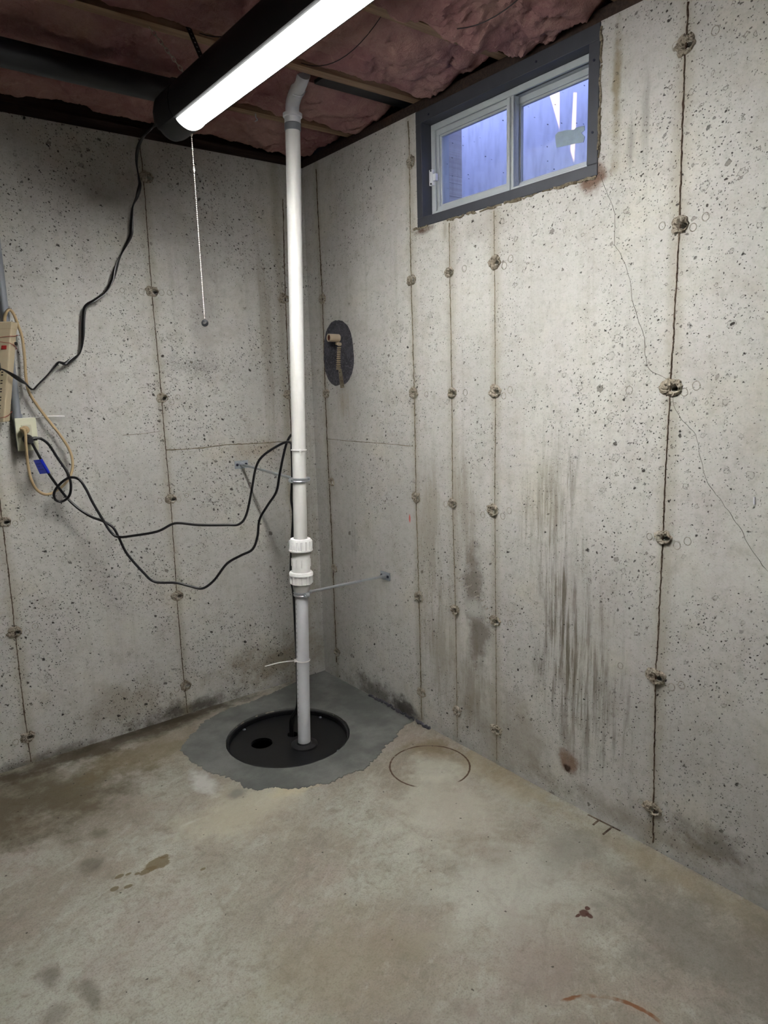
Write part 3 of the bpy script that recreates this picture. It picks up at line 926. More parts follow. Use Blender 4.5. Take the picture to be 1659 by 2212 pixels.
def tie_geo(side, u, v, i):                             # rough knob of cement around the drilled hole
    rr = random.Random(500 + i)
    du = -0.012 if side == 'right' else 0.012
    rx, rz = rr.uniform(0.024, 0.031), rr.uniform(0.019, 0.024)
    if side == 'right' and u < -1.5: rx, rz = rx * 1.15, rz * 1.1
    n, m = 26, 6
    lp = hole_loop(u + du, v - 0.004, 0.0062, 100 + i, n)
    cx, cz = u + du, v - 0.004
    V, Fc = [], []
    for j in range(m + 1):
        f = j / m
        for k in range(n):
            w = 2 * math.pi * k / n
            ox = u + math.cos(w) * rx * (1 + 0.35 * nz(math.cos(w) * 2, math.sin(w) * 2, i * 1.7))
            oz = v + math.sin(w) * rz * (1 + 0.35 * nz(math.cos(w) * 2 + 5, math.sin(w) * 2, i * 1.7))
            ix = cx + math.cos(w) * 0.0108
            iz = cz + math.sin(w) * 0.0074
            a, b = ix + (ox - ix) * f, iz + (oz - iz) * f
            h = 0.010 * math.sin(math.pi * min(1, f * 0.9 + 0.12)) * (0.5 + 1.1 * abs(nz(a * 95, b * 95, i * 0.37))) + 0.003 * nz(a * 260, b * 260, i)
            if j == m: h = -0.002
            if j == 0: h = -0.001
            V.append(wall_point(side, a, b, h))
    for j in range(m):
        for k in range(n):
            q = (k + 1) % n
            Fc.append((j * n + k, j * n + q, (j + 1) * n + q, (j + 1) * n + k))
    return V, Fc

for i, (u, v) in enumerate(TIES_RIGHT): part('tie_knob', tie_geo('right', u, v, i), 'tie', wall_right, False)
for i, (u, v) in enumerate(TIES_LEFT): part('tie_knob', tie_geo('left', u, v, i), 'tie', wall_left, False)

def ring_geo(side, u, v, i):
    rr = random.Random(900 + i)
    r = rr.uniform(0.0085, 0.0105)
    P = [wall_point(side, u + math.cos(w) * r * (1 + 0.12 * nz(math.cos(w), math.sin(w), i)),
                    v + math.sin(w) * r * 1.1, 0.0) for w in (2 * math.pi * k / 20 for k in range(20))]
    return tube(P, 0.0013, 6, closed=True)
for i, (u, v) in enumerate(RINGS_RIGHT): part('ring_print', ring_geo('right', u, v, i), 'ringcut', wall_right)
for i, (u, v) in enumerate(RINGS_LEFT): part('ring_print', ring_geo('left', u, v, i), 'ringcut', wall_left)

# crumbled mortar ridge on the right wall, above the stained area
rr = random.Random(3)
for k in range(16):
    t = k / 15
    u, v = -0.955 - 0.17 * t + rr.uniform(-0.012, 0.012), 0.66 - 0.085 * t + rr.uniform(-0.018, 0.018)
    P = [wall_point('right', u + rr.uniform(-0.004, 0.004) + j * 0.006, v - j * 0.003 + rr.uniform(-0.003, 0.003), 0.0) for j in range(4)]
    part('mortar_crumb', tube(spline(P, 0.003), rr.uniform(0.0013, 0.0026), 6), 'ringcut', wall_right)

part('mortar_drip', tube(spline([(-0.001, -1.9915, 1.072), (-0.002, -1.992, 1.064), (-0.001, -1.9925, 1.054)], 0.004), 0.0024, 8), 'pvc_low', wall_right)

# ------------------------------------------------------------------ floor with the sump opening, a gap along the walls
def circle(cx, cy, r, n, wob=0.0, seed=0):
    return [(cx + math.cos(2 * math.pi * k / n) * r * (1 + wob * nz(math.cos(2 * math.pi * k / n) * 3, math.sin(2 * math.pi * k / n) * 3, seed)),
             cy + math.sin(2 * math.pi * k / n) * r * (1 + wob * nz(math.cos(2 * math.pi * k / n) * 3 + 9, math.sin(2 * math.pi * k / n) * 3, seed))) for k in range(n)]

edge = [(ROOM_X, ROOM_Y), (-0.004, ROOM_Y)]
for k in range(120):
    yy = ROOM_Y + (k + 1) / 121 * (-ROOM_Y)
    edge.append((-0.0045 - 0.0035 * abs(nz(yy * 9, 1.0)) - 0.003 * abs(nz(yy * 40, 2.0)), yy))
edge.append((-0.004, -0.004))
for k in range(90):
    xx = (k + 1) / 91 * ROOM_X
    edge.append((xx, -0.0045 - 0.0035 * abs(nz(xx * 9, 5.0)) - 0.003 * abs(nz(xx * 40, 6.0))))
edge.append((ROOM_X, -0.004))
hole = circle(SUMP[0], SUMP[1], SUMP_R, 64, 0.012, 1)
V2, F2 = flat_with_holes(edge, [hole])
fl_geo = [([(a, b, 0) for a, b in V2], F2)]
for lp, dz in ((edge, -0.05), (hole, -0.10)):
    n = len(lp)
    fl_geo.append(([(a, b, 0) for a, b in lp] + [(a, b, dz) for a, b in lp], [(k, (k + 1) % n, n + (k + 1) % n, n + k) for k in range(n)]))
floor = tag(mesh_obj('floor', join(*fl_geo), M['floor']), 'stained poured concrete basement floor', 'floor', None, 'structure')
part('footing', box(ROOM_X, 0.02, ROOM_Y, 0.02, -0.9, -0.85), 'dark', floor, False)
part('joint_bed', join(box(-0.03, 0.02, ROOM_Y, 0.02, -0.06, -0.048), box(ROOM_X, -0.03, -0.03, 0.02, -0.06, -0.048)), 'dark', floor, False)

# new cement patch trowelled around the sump
def ray_out(poly, c, w):                                # farthest crossing of a ray with the outline
    dx, dy = math.cos(w), math.sin(w)
    best = 0.0
    for i in range(len(poly)):
        (x1, y1), (x2, y2) = poly[i], poly[(i + 1) % len(poly)]
        ex, ey = x2 - x1, y2 - y1
        det = ex * dy - ey * dx
        if abs(det) < 1e-9: continue
        t = (ex * (y1 - c[1]) - ey * (x1 - c[0])) / det
        u = (dx * (y1 - c[1]) - dy * (x1 - c[0])) / det
        if t > 0 and 0 <= u <= 1: best = max(best, t)
    return best
pl = [(q.x, q.y) for q in spline([(a, b, 0) for a, b in CEMENT_OUTLINE + CEMENT_OUTLINE[:1]], 0.01)[:-1]]
NA = 720
V, Fc = [], []
for k in range(NA):
    w = 2 * math.pi * k / NA
    R1 = ray_out(pl, SUMP, w)
    ex, ey = SUMP[0] + math.cos(w) * R1, SUMP[1] + math.sin(w) * R1
    if ex < -0.05 and ey < -0.05:
        R1 += 0.012 * nz(ex * 14, ey * 14, 2.0) + 0.009 * nz(ex * 60, ey * 60, 4.0) + 0.007 * nz(ex * 190, ey * 190, 6.0)
    R0 = SUMP_R - 0.001 + 0.0018 * nz(math.cos(w) * 9, math.sin(w) * 9, 2.0)
    for (f, h) in ((0.0, -0.03), (0.0, 0.0024), (0.33, 0.0026), (0.66, 0.0024), (0.985, 0.0018), (1.0, -0.001)):
        rad = R0 + (R1 - R0) * f
        a, b = SUMP[0] + math.cos(w) * rad, SUMP[1] + math.sin(w) * rad
        V.append((min(a, -0.009), min(b, -0.009), h + (0.0005 * nz(a * 15, b * 15) if h > 0 else 0)))
for k in range(NA):
    q = (k + 1) % NA
    for j in range(5): Fc.append((k * 6 + j, q * 6 + j, q * 6 + j + 1, k * 6 + j + 1))
part('cement_patch', (V, Fc), 'cement', floor, False, label='fresh dark grey cement around the sump')
# crumbs of dark sealant where the patch meets the right wall
rr = random.Random(11)
for k in range(22):
    yy = -0.40 - 0.40 * (k + rr.random()) / 22
    P = [(-0.010 - rr.random() * 0.012, yy + j * 0.012, 0.004 + rr.random() * 0.006) for j in range(3)]
    part('sealant_crumb', tube(spline(P, 0.005), rr.uniform(0.003, 0.007), 6), 'patchdark', floor)
# worn saw marks by the right wall
for (a, b, c, d) in ((-0.012, -1.545, -0.006, -1.66), (-0.010, -1.585, -0.045, -1.588), (-0.010, -1.632, -0.062, -1.636)):
    e1 = Vector((b - d, c - a, 0)).normalized() * 0.0035
    part('scar_mark', ([(a - e1.x, b - e1.y, 0.0006), (a + e1.x, b + e1.y, 0.0006), (c + e1.x, d + e1.y, 0.0006), (c - e1.x, d - e1.y, 0.0006)], [(0, 1, 2, 3)]), 'seam_dark', floor, False)

# ------------------------------------------------------------------ ceiling: subfloor, joists, sill
ceiling = tag(mesh_obj('ceiling', box(ROOM_X - 0.2, 0.22, ROOM_Y - 0.2, 0.22, 2.575, 2.60), M['subfloor']), 'dark boarded subfloor above the joists', 'ceiling', None, 'structure')
JY = [-0.345 - 0.4064 * k for k in range(12)]
for y in JY:
    part('joist', box(ROOM_X, 0.10, y - 0.019, y + 0.019, JOIST_Z, 2.575), 'joist', ceiling, False)
t1 = tag(mesh_obj('trim_1', join(box(0.012, 0.15, ROOM_Y, 0.22, WALL_H + 0.0005, JOIST_Z), box(0.105, 0.145, ROOM_Y, 0.22, JOIST_Z, 2.575)), M['sill']), 'dark wooden sill plate on the window wall', 'sill', None, 'structure')
t2 = tag(mesh_obj('trim_2', join(box(ROOM_X, 0.011, 0.012, 0.15, WALL_H + 0.0005, JOIST_Z), box(ROOM_X, 0.10, 0.055, 0.095, JOIST_Z, 2.575)), M['sill']), 'dark wooden sill plate on the wall behind the pipe', 'sill', None, 'structure')

def batt_geo(y0, y1, x0, x1, seed, nx, ny, gap=None, z0=2.352, amp=0.035):
    V, Fc = [], []
    for i in range(nx + 1):
        x = x0 + (x1 - x0) * i / nx
        a0, a1 = y0, y1
        if gap: a0, a1 = gap(x, y0, y1)
        for j in range(ny + 1):
            f = j / ny
            y = a0 + (a1 - a0) * f
            edge_f = min(1.0, min(f, 1 - f) * 5.0)
            end_f = min(1.0, min(i, nx - i) / nx * 24.0)
            q = Vector((x * 3.2, y * 3.8, seed * 4.7))
            wq = Vector((nz(x, y, seed, 5.0), nz(y, x, seed + 3, 5.0), 0)) * 0.8
            fold = abs(mnoise.fractal(q * 2.4 + wq, 1.0, 2.0, 5))
            fold2 = abs(mnoise.fractal(q * 5.5 + wq * 2.2, 0.9, 2.0, 3))
            z = z0 - amp * (0.55 + 0.55 * nz(x, y, seed, 3.4)) * (0.35 + 0.65 * edge_f) + amp * (0.9 * (0.28 - fold) + 0.25 * (0.28 - fold2)) * edge_f
            z += 0.005 * nz(x, y, seed, 34.0) + 0.0025 * nz(x, y, seed, 80.0)
            z += (1 - end_f) * 0.10 + (1 - edge_f) * 0.022
            y += 0.010 * nz(x, y, seed + 2, 14.0) * (1 if 0 < j < ny else 0.6)
            V.append((x, y, z))
    m = ny + 1
    for i in range(nx):
        for j in range(ny):
            Fc.append((i * m + j, (i + 1) * m + j, (i + 1) * m + j + 1, i * m + j + 1))
    # closed top
    b = len(V)
    ring = [i * m for i in range(nx + 1)] + [nx * m + j for j in range(1, m)] + [i * m + ny for i in range(nx - 1, -1, -1)] + [j for j in range(ny - 1, 0, -1)]
    V += [(V[i][0], V[i][1], 2.50) for i in ring]
    n = len(ring)
    Fc += [(ring[k], ring[(k + 1) % n], b + (k + 1) % n, b + k) for k in range(n)]
    Fc.append(tuple(range(b, b + n)))
    return V, Fc

def gap_b(x, y0, y1):                                   # batt pulled away from its joist beside the window wall
    t = max(0.0, min(1.0, (x + 0.44) / 0.06))
    t2_ = max(0.0, min(1.0, (-0.60 - x) / 0.1)) * max(0.0, min(1.0, (x + 1.25) / 0.1))
    return y0 + 0.105 * t + 0.012 * nz(x, 3.0, 0, 20.0), y1 - 0.035 * t2_ - 0.02 * t
def gap_a(x, y0, y1):
    t = max(0.0, 1 - abs(x + 0.95) / 0.22)
    t3 = max(0.0, min(1.0, (x + 0.45) / 0.2))
    return y0 + 0.03 * t3, y1 - 0.05 * t - 0.035 + 0.02 * nz(x, 1.0, 0, 8.0)
BATTS = [(JY[0] + 0.012, 0.045, gap_a, 'pink fibreglass batt against the sill above the power cords'),
         (JY[1] + 0.012, JY[0] - 0.012, gap_b, 'pink fibreglass batt around the top of the white drain pipe'),
         (JY[2] + 0.006, JY[1] - 0.006, None, 'pink fibreglass batt above the light fixture, beside the window'),
         (JY[3] + 0.006, JY[2] - 0.006, None, 'rumpled pink fibreglass batt over the middle of the window'),
         (JY[4] + 0.006, JY[3] - 0.006, None, 'pink fibreglass batt past the near jamb of the window'),
         (JY[5] + 0.006, JY[4] - 0.006, None, 'pink fibreglass batt over the near end of the light fixture')]
for i, (a, b, gp, lab) in enumerate(BATTS):
    big = i < 5
    geo = batt_geo(a, b, -2.4, 0.09, i + 1.0, 300 if big else 90, 56 if big else 18, gp, 2.348 if i < 2 else 2.342, 0.034 if i != 3 else 0.055)
    tag(mesh_obj('insulation_batt', geo, M['pink'], None, True, fix=False), lab, 'insulation', 'ceiling insulation batts')

tag(mesh_obj('blocking_board', box(-0.345, 0.060, JY[1] + 0.020, JY[1] + 0.105, 2.352, 2.366), M['abs'], None, False, 0.003), 'narrow black board tucked beside the joist by the window wall', 'board')

# spring wires that hold the batts up
def wire(p0, p1, sag, r, lab):
    a, b = Vector(p0), Vector(p1)
    P = [a.lerp(b, t) + Vector((0, 0, -sag * 4 * t * (1 - t))) for t in (k / 12 for k in range(13))]
    tag(mesh_obj('support_wire', tube(P, r, 6), M['wire'], None, True), lab, 'wire', 'insulation support wires')
wire((-0.80, JY[1] - 0.02, 2.345), (-0.72, JY[2] + 0.02, 2.345), 0.05, 0.0012, 'thin dark support wire bowed under the batt over the light')
wire((-0.47, JY[1] - 0.02, 2.345), (-0.44, JY[2] + 0.02, 2.345), 0.05, 0.0012, 'thin dark support wire bowed under the batt beside the pipe top')
wire((-0.30, JY[2] - 0.02, 2.342), (-0.25, JY[3] + 0.02, 2.342), 0.055, 0.0014, 'thin dark support wire bowed under the rumpled batt over the window')

# ------------------------------------------------------------------ window
win = thing('window_1', 'small white sliding basement window in a dark steel buck', 'window', (0.0, -1.138, 1.917))
win['kind'] = 'structure'
Y0, Y1, Z0, Z1 = WIN_Y0, WIN_Y1, WIN_Z0, WIN_Z1
FY0, FY1, FZ0, FZ1 = -1.482, -0.790, 1.948, 2.256           # clear opening of the buck
fx0, fx1 = -0.004, 0.115
part('buck_sill', box(fx0, fx1, Y0, Y1, Z0, FZ0), 'buck', win, False, 0.002)
part('buck_head', box(fx0, fx1, Y0, Y1, FZ1, Z1 - 0.002), 'buck', win, False, 0.002)
part('buck_jamb', box(fx0, fx1, Y0, FY0, FZ0, FZ1), 'buck', win, False, 0.002)
part('buck_jamb', box(fx0, fx1, FY1, Y1, FZ0, FZ1), 'buck', win, False, 0.002)
# crumbling mortar around the buck
rr = random.Random(5)
for k in range(26):
    t = rr.random()
    u = Y0 + (Y1 - Y0) * t
    P = [(-0.001, u + j * 0.012, Z0 - 0.002 + rr.uniform(-0.004, 0.003)) for j in range(4)]
    part('mortar_bead', tube(spline(P, 0.005), rr.uniform(0.002, 0.005), 6), 'seam', win)
for k in range(14):
    v = Z0 + (Z1 - Z0) * rr.random()
    P = [(-0.001, Y0 - 0.003 + rr.uniform(-0.003, 0.003), v + j * 0.012) for j in range(4)]
    part('mortar_bead', tube(spline(P, 0.005), rr.uniform(0.002, 0.005), 6), 'seam', win)
# outer vinyl frame: stepped section
def rect_frame(x0, x1, y0, y1, z0, z1, w, wb=None):
    wb = w if wb is None else wb
    return join(box(x0, x1, y0, y1, z1 - w, z1), box(x0, x1, y0, y1, z0, z0 + wb), box(x0, x1, y0, y0 + w, z0 + wb, z1 - w), box(x0, x1, y1 - w, y1, z0 + wb, z1 - w))
gy0, gy1, gz0, gz1 = FY0 + 0.001, FY1 - 0.001, FZ0 - 0.0, FZ1 - 0.001
part('outer_frame', join(rect_frame(0.040, 0.048, gy0, gy1, gz0, gz1, 0.020), rect_frame(0.048, 0.060, gy0, gy1, gz0, gz1, 0.012), rect_frame(0.060, 0.110, gy0, gy1, gz0, gz1, 0.018)), 'vinyl', win, False, 0.0012)
MID = -1.160
def sash(y0, y1, x0, lab):
    sz0, sz1 = gz0 + 0.018, gz1 - 0.019
    s = part('sash', join(rect_frame(x0, x0 + 0.006, y0, y1, sz0, sz1, 0.018), rect_frame(x0 + 0.006, x0 + 0.018, y0, y1, sz0, sz1, 0.024)), 'vinyl', win, False, 0.001, lab)
    part('pane', box(x0 + 0.010, x0 + 0.013, y0 + 0.020, y1 - 0.020, sz0 + 0.020, sz1 - 0.020), 'glass', s, False)
    return s
s1 = sash(MID - 0.012, gy1 - 0.014, 0.049, 'inner sliding sash nearer the corner')
s2 = sash(gy0 + 0.014, MID + 0.014, 0.074, 'outer sash farther from the corner')
part('mullion', join(box(0.041, 0.047, MID - 0.013, MID + 0.013, gz0 + 0.012, gz1 - 0.020), box(0.034, 0.041, MID - 0.004, MID + 0.009, gz0 + 0.012, gz1 - 0.024)), 'vinyl', win, False, 0.001)
sm = [(0.0835, a, b) for a, b in GLASS_SMEAR]
sm2 = [(0.0820, a, b) for a, b in GLASS_SMEAR]
n = len(sm)
part('mud_smear', (sm + sm2, [tuple(range(n)), tuple(range(n, 2 * n))[::-1]] + [(k, (k + 1) % n, n + (k + 1) % n, n + k) for k in range(n)]), 'smear', s2, False)
lt = part('latch', join(box(0.028, 0.040, FY1 - 0.004, FY1 + 0.004 - 0.005, 2.055, 2.108), box(0.030, 0.040, FY1 - 0.018, FY1 - 0.004, 2.055, 2.108)), 'latch', win, False, 0.002)
part('latch_bolt', box(0.031, 0.043, FY1 - 0.032, FY1 - 0.014, 2.068, 2.092), 'latch', lt, False, 0.002)
for zz in (2.060, 2.103):
    part('screw', cyl((0.029, FY1 - 0.011, zz), (0.0265, FY1 - 0.011, zz), 0.0028, 10), 'bolt', lt)
for (yy, zz) in ((-0.83, 2.272), (-1.30, 2.275), (-1.50, 2.21), (-1.50, 2.03)):
    part('screw', cyl((fx0, yy, zz), (fx0 - 0.0015, yy, zz), 0.0035, 10), 'bolt', win)

# the window well outside, and an unseen translucent sheet added above, slit to cast slivers of sun
WX = 0.62
well = thing('window_well', 'pale concrete window well outside the basement window', 'window well', (0.45, -1.14, 1.55))
part('well_back', box(WX, WX + 0.08, -2.0, -0.2, 1.55, 2.62), 'well', well, False)
part('well_side', box(0.22, WX, -0.28, -0.20, 1.55, 2.62), 'well', well, False)
part('well_side', box(0.22, WX, -2.0, -1.92, 1.55, 2.62), 'well', well, False)
part('well_floor', box(0.22, WX, -1.92, -0.28, 1.55, 1.60), 'well', well, False)
CZ = 2.66
def slit(poly):                                         # where the sun's rays cross the cover
    out = []
    for (yy, zz) in poly:
        t = (CZ - zz) / -SUN_DIR.z
        out.append((WX - SUN_DIR.x * t, yy - SUN_DIR.y * t))
    return out
slits = [slit(WELL_SLITS[0:3]), slit(WELL_SLITS[3:9])]
V2, F2 = flat_with_holes([(-0.6, -3.4), (1.6, -3.4), (1.6, 0.9), (-0.6, 0.9)], slits)
cv = mesh_obj('sun_filter_sheet', ([(a, b, CZ) for a, b in V2], F2), M['cover'])
tag(cv, 'unseen translucent sheet added over the window well to shape the sunlight', 'cover')

# ------------------------------------------------------------------ sump: basin, lid, boot
sump = thing('sump_pit', 'black plastic sump lid set into the floor cement', 'sump lid', (SUMP[0], SUMP[1], 0.0))
LZ = -0.022
def ring_flat(r0, r1, z0, z1, n=64):
    return lathe([(r0, z0), (r1, z0), (r1, z1), (r0, z1), (r0, z0)], (SUMP[0], SUMP[1], 0), (0, 0, 1), n, False, False)
part('basin', lathe([(SUMP_R - 0.006, -0.03), (SUMP_R - 0.010, -0.70), (0.0005, -0.70)], (SUMP[0], SUMP[1], 0), (0, 0, 1), 48, False, False), 'dark', sump)
part('rim', lathe([(SUMP_R - 0.001, -0.06), (SUMP_R - 0.002, -0.006), (SUMP_R - 0.006, -0.003), (SUMP_R - 0.011, -0.006), (SUMP_R - 0.013, -0.026), (SUMP_R - 0.001, -0.06)], (SUMP[0], SUMP[1], 0), (0, 0, 1), 72, False, False), 'lidblack', sump)
HC = (-0.567, -0.406)
lid_outer = circle(SUMP[0], SUMP[1], SUMP_R - 0.014, 72)
lid_hole = circle(HC[0], HC[1], 0.043, 32)
gx, gy = -0.395, -0.335                                 # cord slot behind the pipe
lid_slot = circle(-0.436, -0.425, 0.022, 16)
lid_pipe = circle(-0.4451, -0.530, 0.0262, 28)
V2, F2 = flat_with_holes(lid_outer, [lid_hole, lid_slot, lid_pipe])
lg = [([(a, b, LZ) for a, b in V2], F2)]
for lp in (lid_outer, lid_hole, lid_slot, lid_pipe):
    n = len(lp)
    lg.append(([(a, b, LZ) for a, b in lp] + [(a, b, LZ - 0.012) for a, b in lp], [(k, (k + 1) % n, n + (k + 1) % n, n + k) for k in range(n)]))
part('lid', join(*lg), 'lidblack', sump, False)
PB = Vector((-0.4451, -0.530, LZ))                      # pipe foot
part('pipe_boot', lathe([(0.0252, 0.0), (0.052, 0.0), (0.052, 0.006), (0.046, 0.010), (0.030, 0.011), (0.0275, 0.016), (0.0252, 0.016)], PB, (0, 0, 1), 40, False, False), 'rubber', sump)
for a in (0.4, 2.0, 3.4, 5.2):
    q = Vector((SUMP[0] + math.cos(a) * (SUMP_R - 0.022), SUMP[1] + math.sin(a) * (SUMP_R - 0.022), LZ))
    part('lid_screw', lathe([(0.006, 0), (0.006, 0.003), (0.003, 0.005)], q, (0, 0, 1), 12), 'zincplate', sump)

# ------------------------------------------------------------------ discharge pipe with check valve
PT = Vector((-0.3860, -0.5700, 2.285))                  # where the straight run ends
PD = (PT - PB).normalized()
def at_z(z): return PB + PD * ((z - PB.z) / PD.z)
pipe = thing('discharge_pipe', 'white plastic sump discharge pipe standing in the black lid', 'pipe', tuple(PB))
part('lower_pipe', cyl(at_z(-0.30), at_z(0.615), 0.0245, 40), 'pvc_low', pipe)
part('upper_pipe', cyl(at_z(0.795), at_z(2.222), 0.0252, 40), 'pvc', pipe)
part('reducer', lathe([(0.0255, 0), (0.030, 0.006), (0.0345, 0.030), (0.0345, 0.036)], at_z(0.604), PD, 40), 'pvc_bright', pipe)
cv_ = part('check_valve', lathe([(0.0345, 0), (0.0345, 0.125), (0.033, 0.130)], at_z(0.650), PD, 40), 'pvc_bright', pipe, label='bright white check valve with ribbed union nuts')
def nut(z0, z1, flip):
    hgt = z1 - z0
    prof = [(0.0360, 0.0), (0.0400, 0.002), (0.0400, hgt * 0.72), (0.0450, hgt * 0.74), (0.0450, hgt * 0.9), (0.042, hgt), (0.0265, hgt + 0.001)]
    if flip: prof = [(0.0265, -0.001), (0.0410, 0.0), (0.0450, hgt * 0.08), (0.0450, hgt * 0.18), (0.0410, hgt * 0.20), (0.0410, hgt * 0.85), (0.037, hgt), (0.0265, hgt + 0.001)]
    nn = part('union_nut', lathe(prof, at_z(z0), PD, 48, False, False), 'pvc_bright', pipe)
    e1, e2, dd = frame_of(PD)
    gs = []
    for k in range(14):
        w = 2 * math.pi * k / 14
        c = at_z(z0) + (e1 * math.cos(w) + e2 * math.sin(w)) * 0.0405
        gs.append(cyl(c + dd * hgt * 0.10, c + dd * hgt * 0.86, 0.0040, 8))
    o = part('grip_rib', join(*gs), 'pvc_bright', nn)
    o['kind'] = 'stuff'
    return nn
nut(0.762, 0.811, True)
nut(0.636, 0.684, False)
e1, e2, dd = frame_of(PD)
for k in range(10):
    w = 2 * math.pi * (k + 0.3) / 10
    c = at_z(0.705) + (e1 * math.cos(w) + e2 * math.sin(w)) * 0.0345
    part('body_rib', cyl(c, c + dd * 0.030, 0.0030, 8), 'pvc_bright', cv_)
# top: rubber coupling band, collar, elbow leaning to the joist
part('coupling_band', lathe([(0.0262, 0), (0.0278, 0.002), (0.0278, 0.022), (0.0262, 0.024)], at_z(2.222), PD, 36, False, False), 'greyconduit', pipe)
part('collar', lathe([(0.0262, 0), (0.0275, 0.002), (0.0275, 0.018), (0.0325, 0.020), (0.0325, 0.030), (0.026, 0.031)], at_z(2.246), PD, 36), 'pvc_low', pipe)
E0 = at_z(2.270)
el = [E0, E0 + PD * 0.03, E0 + PD * 0.045 + Vector((-0.004, -0.020, 0.004)), E0 + Vector((-0.012, -0.060, 0.062)), E0 + Vector((-0.022, -0.115, 0.088))]
part('elbow', tube(spline(el, 0.008), 0.0235, 20), 'pvc_low', pipe)
part('elbow_clip', tube(spline([el[3] + Vector((-0.02, 0.0, -0.022)), el[3] + Vector((0.004, -0.014, -0.026)), el[3] + Vector((0.024, -0.006, -0.004))], 0.004), 0.003, 6), 'zinc', pipe)
# printed line of marks down the lower pipe
side_v = (-rgt).normalized() * 0.80 + Vector((-0.61, -0.79, 0)) * 0.6
side_v.normalize()
for k in range(26):
    z = 0.10 + k * 0.019
    if 0.30 < z < 0.345 or z > 0.575: continue
    c = at_z(z) + side_v * 0.0246
    t = side_v.cross(Vector((0, 0, 1))) * 0.0011
    a_, b_ = c - t, c + t
    part('print_mark', ([tuple(a_), tuple(b_), tuple(b_ + Vector((0, 0, 0.008))), tuple(a_ + Vector((0, 0, 0.008)))], [(0, 1, 2, 3)]), 'cord', pipe, False)

# ------------------------------------------------------------------ wall brackets holding the pipe
def bracket(wall, u, v, zc, lab):
    w0 = Vector(wall_point(wall, u, v, 0.0))
    outv = Vector(wall_point(wall, 0, 0, 1.0))
    along = Vector((0, 1, 0)) if wall == 'right' else Vector((1, 0, 0))
    b = thing('pipe_bracket', lab, 'bracket', tuple(w0), 'threaded rod brackets holding the drain pipe')
    c = at_z(zc)
    def oriented(a0, a1, z0, z1, d0, d1):
        V = [w0 + along * a + Vector((0, 0, zz)) + outv * d for a in (a0, a1) for zz in (z0, z1) for d in (d0, d1)]
        return V, box(0, 1, 0, 1, 0, 1)[1]
    pl_ = part('wall_plate', oriented(-0.031, 0.031, -0.017, 0.017, 0.0, 0.005), 'zincplate', b, False, 0.001)
    for s in (-1, 1):
        q = w0 + along * 0.021 * s + outv * 0.005
        part('anchor_bolt', lathe([(0.0062, 0), (0.0062, 0.003), (0.0035, 0.0045)], q, outv, 6), 'bolt', pl_, False)
    part('boss', lathe([(0.0105, 0), (0.0105, 0.004), (0.008, 0.016)], w0 + outv * 0.005, outv, 20), 'zinc', b)
    toward = (c - (w0 + outv * 0.02))
    toward.normalize()
    e = c - toward * 0.036
    part('rod', cyl(w0 + outv * 0.012, e, 0.0053, 12), 'zinc', b)
    part('rod_nut', cyl(e - toward * 0.010, e + toward * 0.006, 0.0075, 6), 'zinc', b, False)
    cl = part('split_ring', join(lathe([(0.0256, -0.008), (0.0300, -0.008), (0.0312, -0.004), (0.0290, -0.001), (0.0290, 0.001), (0.0312, 0.004), (0.0300, 0.008), (0.0256, 0.008), (0.0256, -0.008)], c, PD, 44, False, False)), 'zinc', b)
    flat = Vector((toward.x, toward.y, 0)).normalized()
    sidev = Vector((flat.y, -flat.x, 0))
    for s in (-1, 1):
        q = c + sidev * s * 0.034
        gg_ = cyl(q - flat * 0.007, q + flat * 0.007, 0.0085, 16)
        ear = part('ring_ear', gg_, 'zinc', b)
        part('ear_screw', cyl(q - flat * 0.012, q + flat * 0.012, 0.0040, 8), 'zincplate', ear)
    return b
bracket('left', -0.3785, 1.047, 1.032, 'zinc pipe bracket bolted to the wall under the cord loops')
bracket('right', -0.510, 0.579, 0.598, 'zinc pipe bracket bolted to the window wall below the check valve')

# ------------------------------------------------------------------ cable ties on the pipe
def cable_tie(z, tail, lab):
    t = thing('cable_tie', lab, 'cable tie', tuple(at_z(z)), 'white cable ties around the drain pipe')
    c = at_z(z)
    r = 0.0272
    P = [c + (e1 * math.cos(2 * math.pi * k / 36) + e2 * math.sin(2 * math.pi * k / 36)) * r * (1.0) for k in range(36)]
    part('loop', tube(P, 0.0022, 8, closed=True), 'pvc_bright', t)
    hd = c + tail[0] * 0.029
    part('head', tube([hd - tail[1] * 0.005, hd + tail[1] * 0.005], 0.0045, 8), 'pvc_bright', t)
    if tail[2] > 0:
        d = tail[3]
        part('tail', tube(spline([hd, hd + d * tail[2] * 0.5 + Vector((0, 0, 0.002)), hd + d * tail[2] + Vector((0, 0, -0.004))], 0.01), 0.0021, 6), 'pvc_bright', t)
front = Vector((-0.61, -0.79, 0))
cable_tie(1.142, ((front * 0.95 + rgt * 0.3).normalized(), Vector((0, 0, -1)), 0.014, Vector((0, 0, -1))), 'white cable tie cinched on the pipe above the upper bracket')
lv = (-rgt * 0.98 + front * 0.05 + Vector((0, 0, -0.11))).normalized()
cable_tie(0.332, ((-rgt * 0.95 + front * 0.2).normalized(), Vector((0, 0, 1)), 0.118, lv), 'white cable tie with a long loose tail low on the pipe')

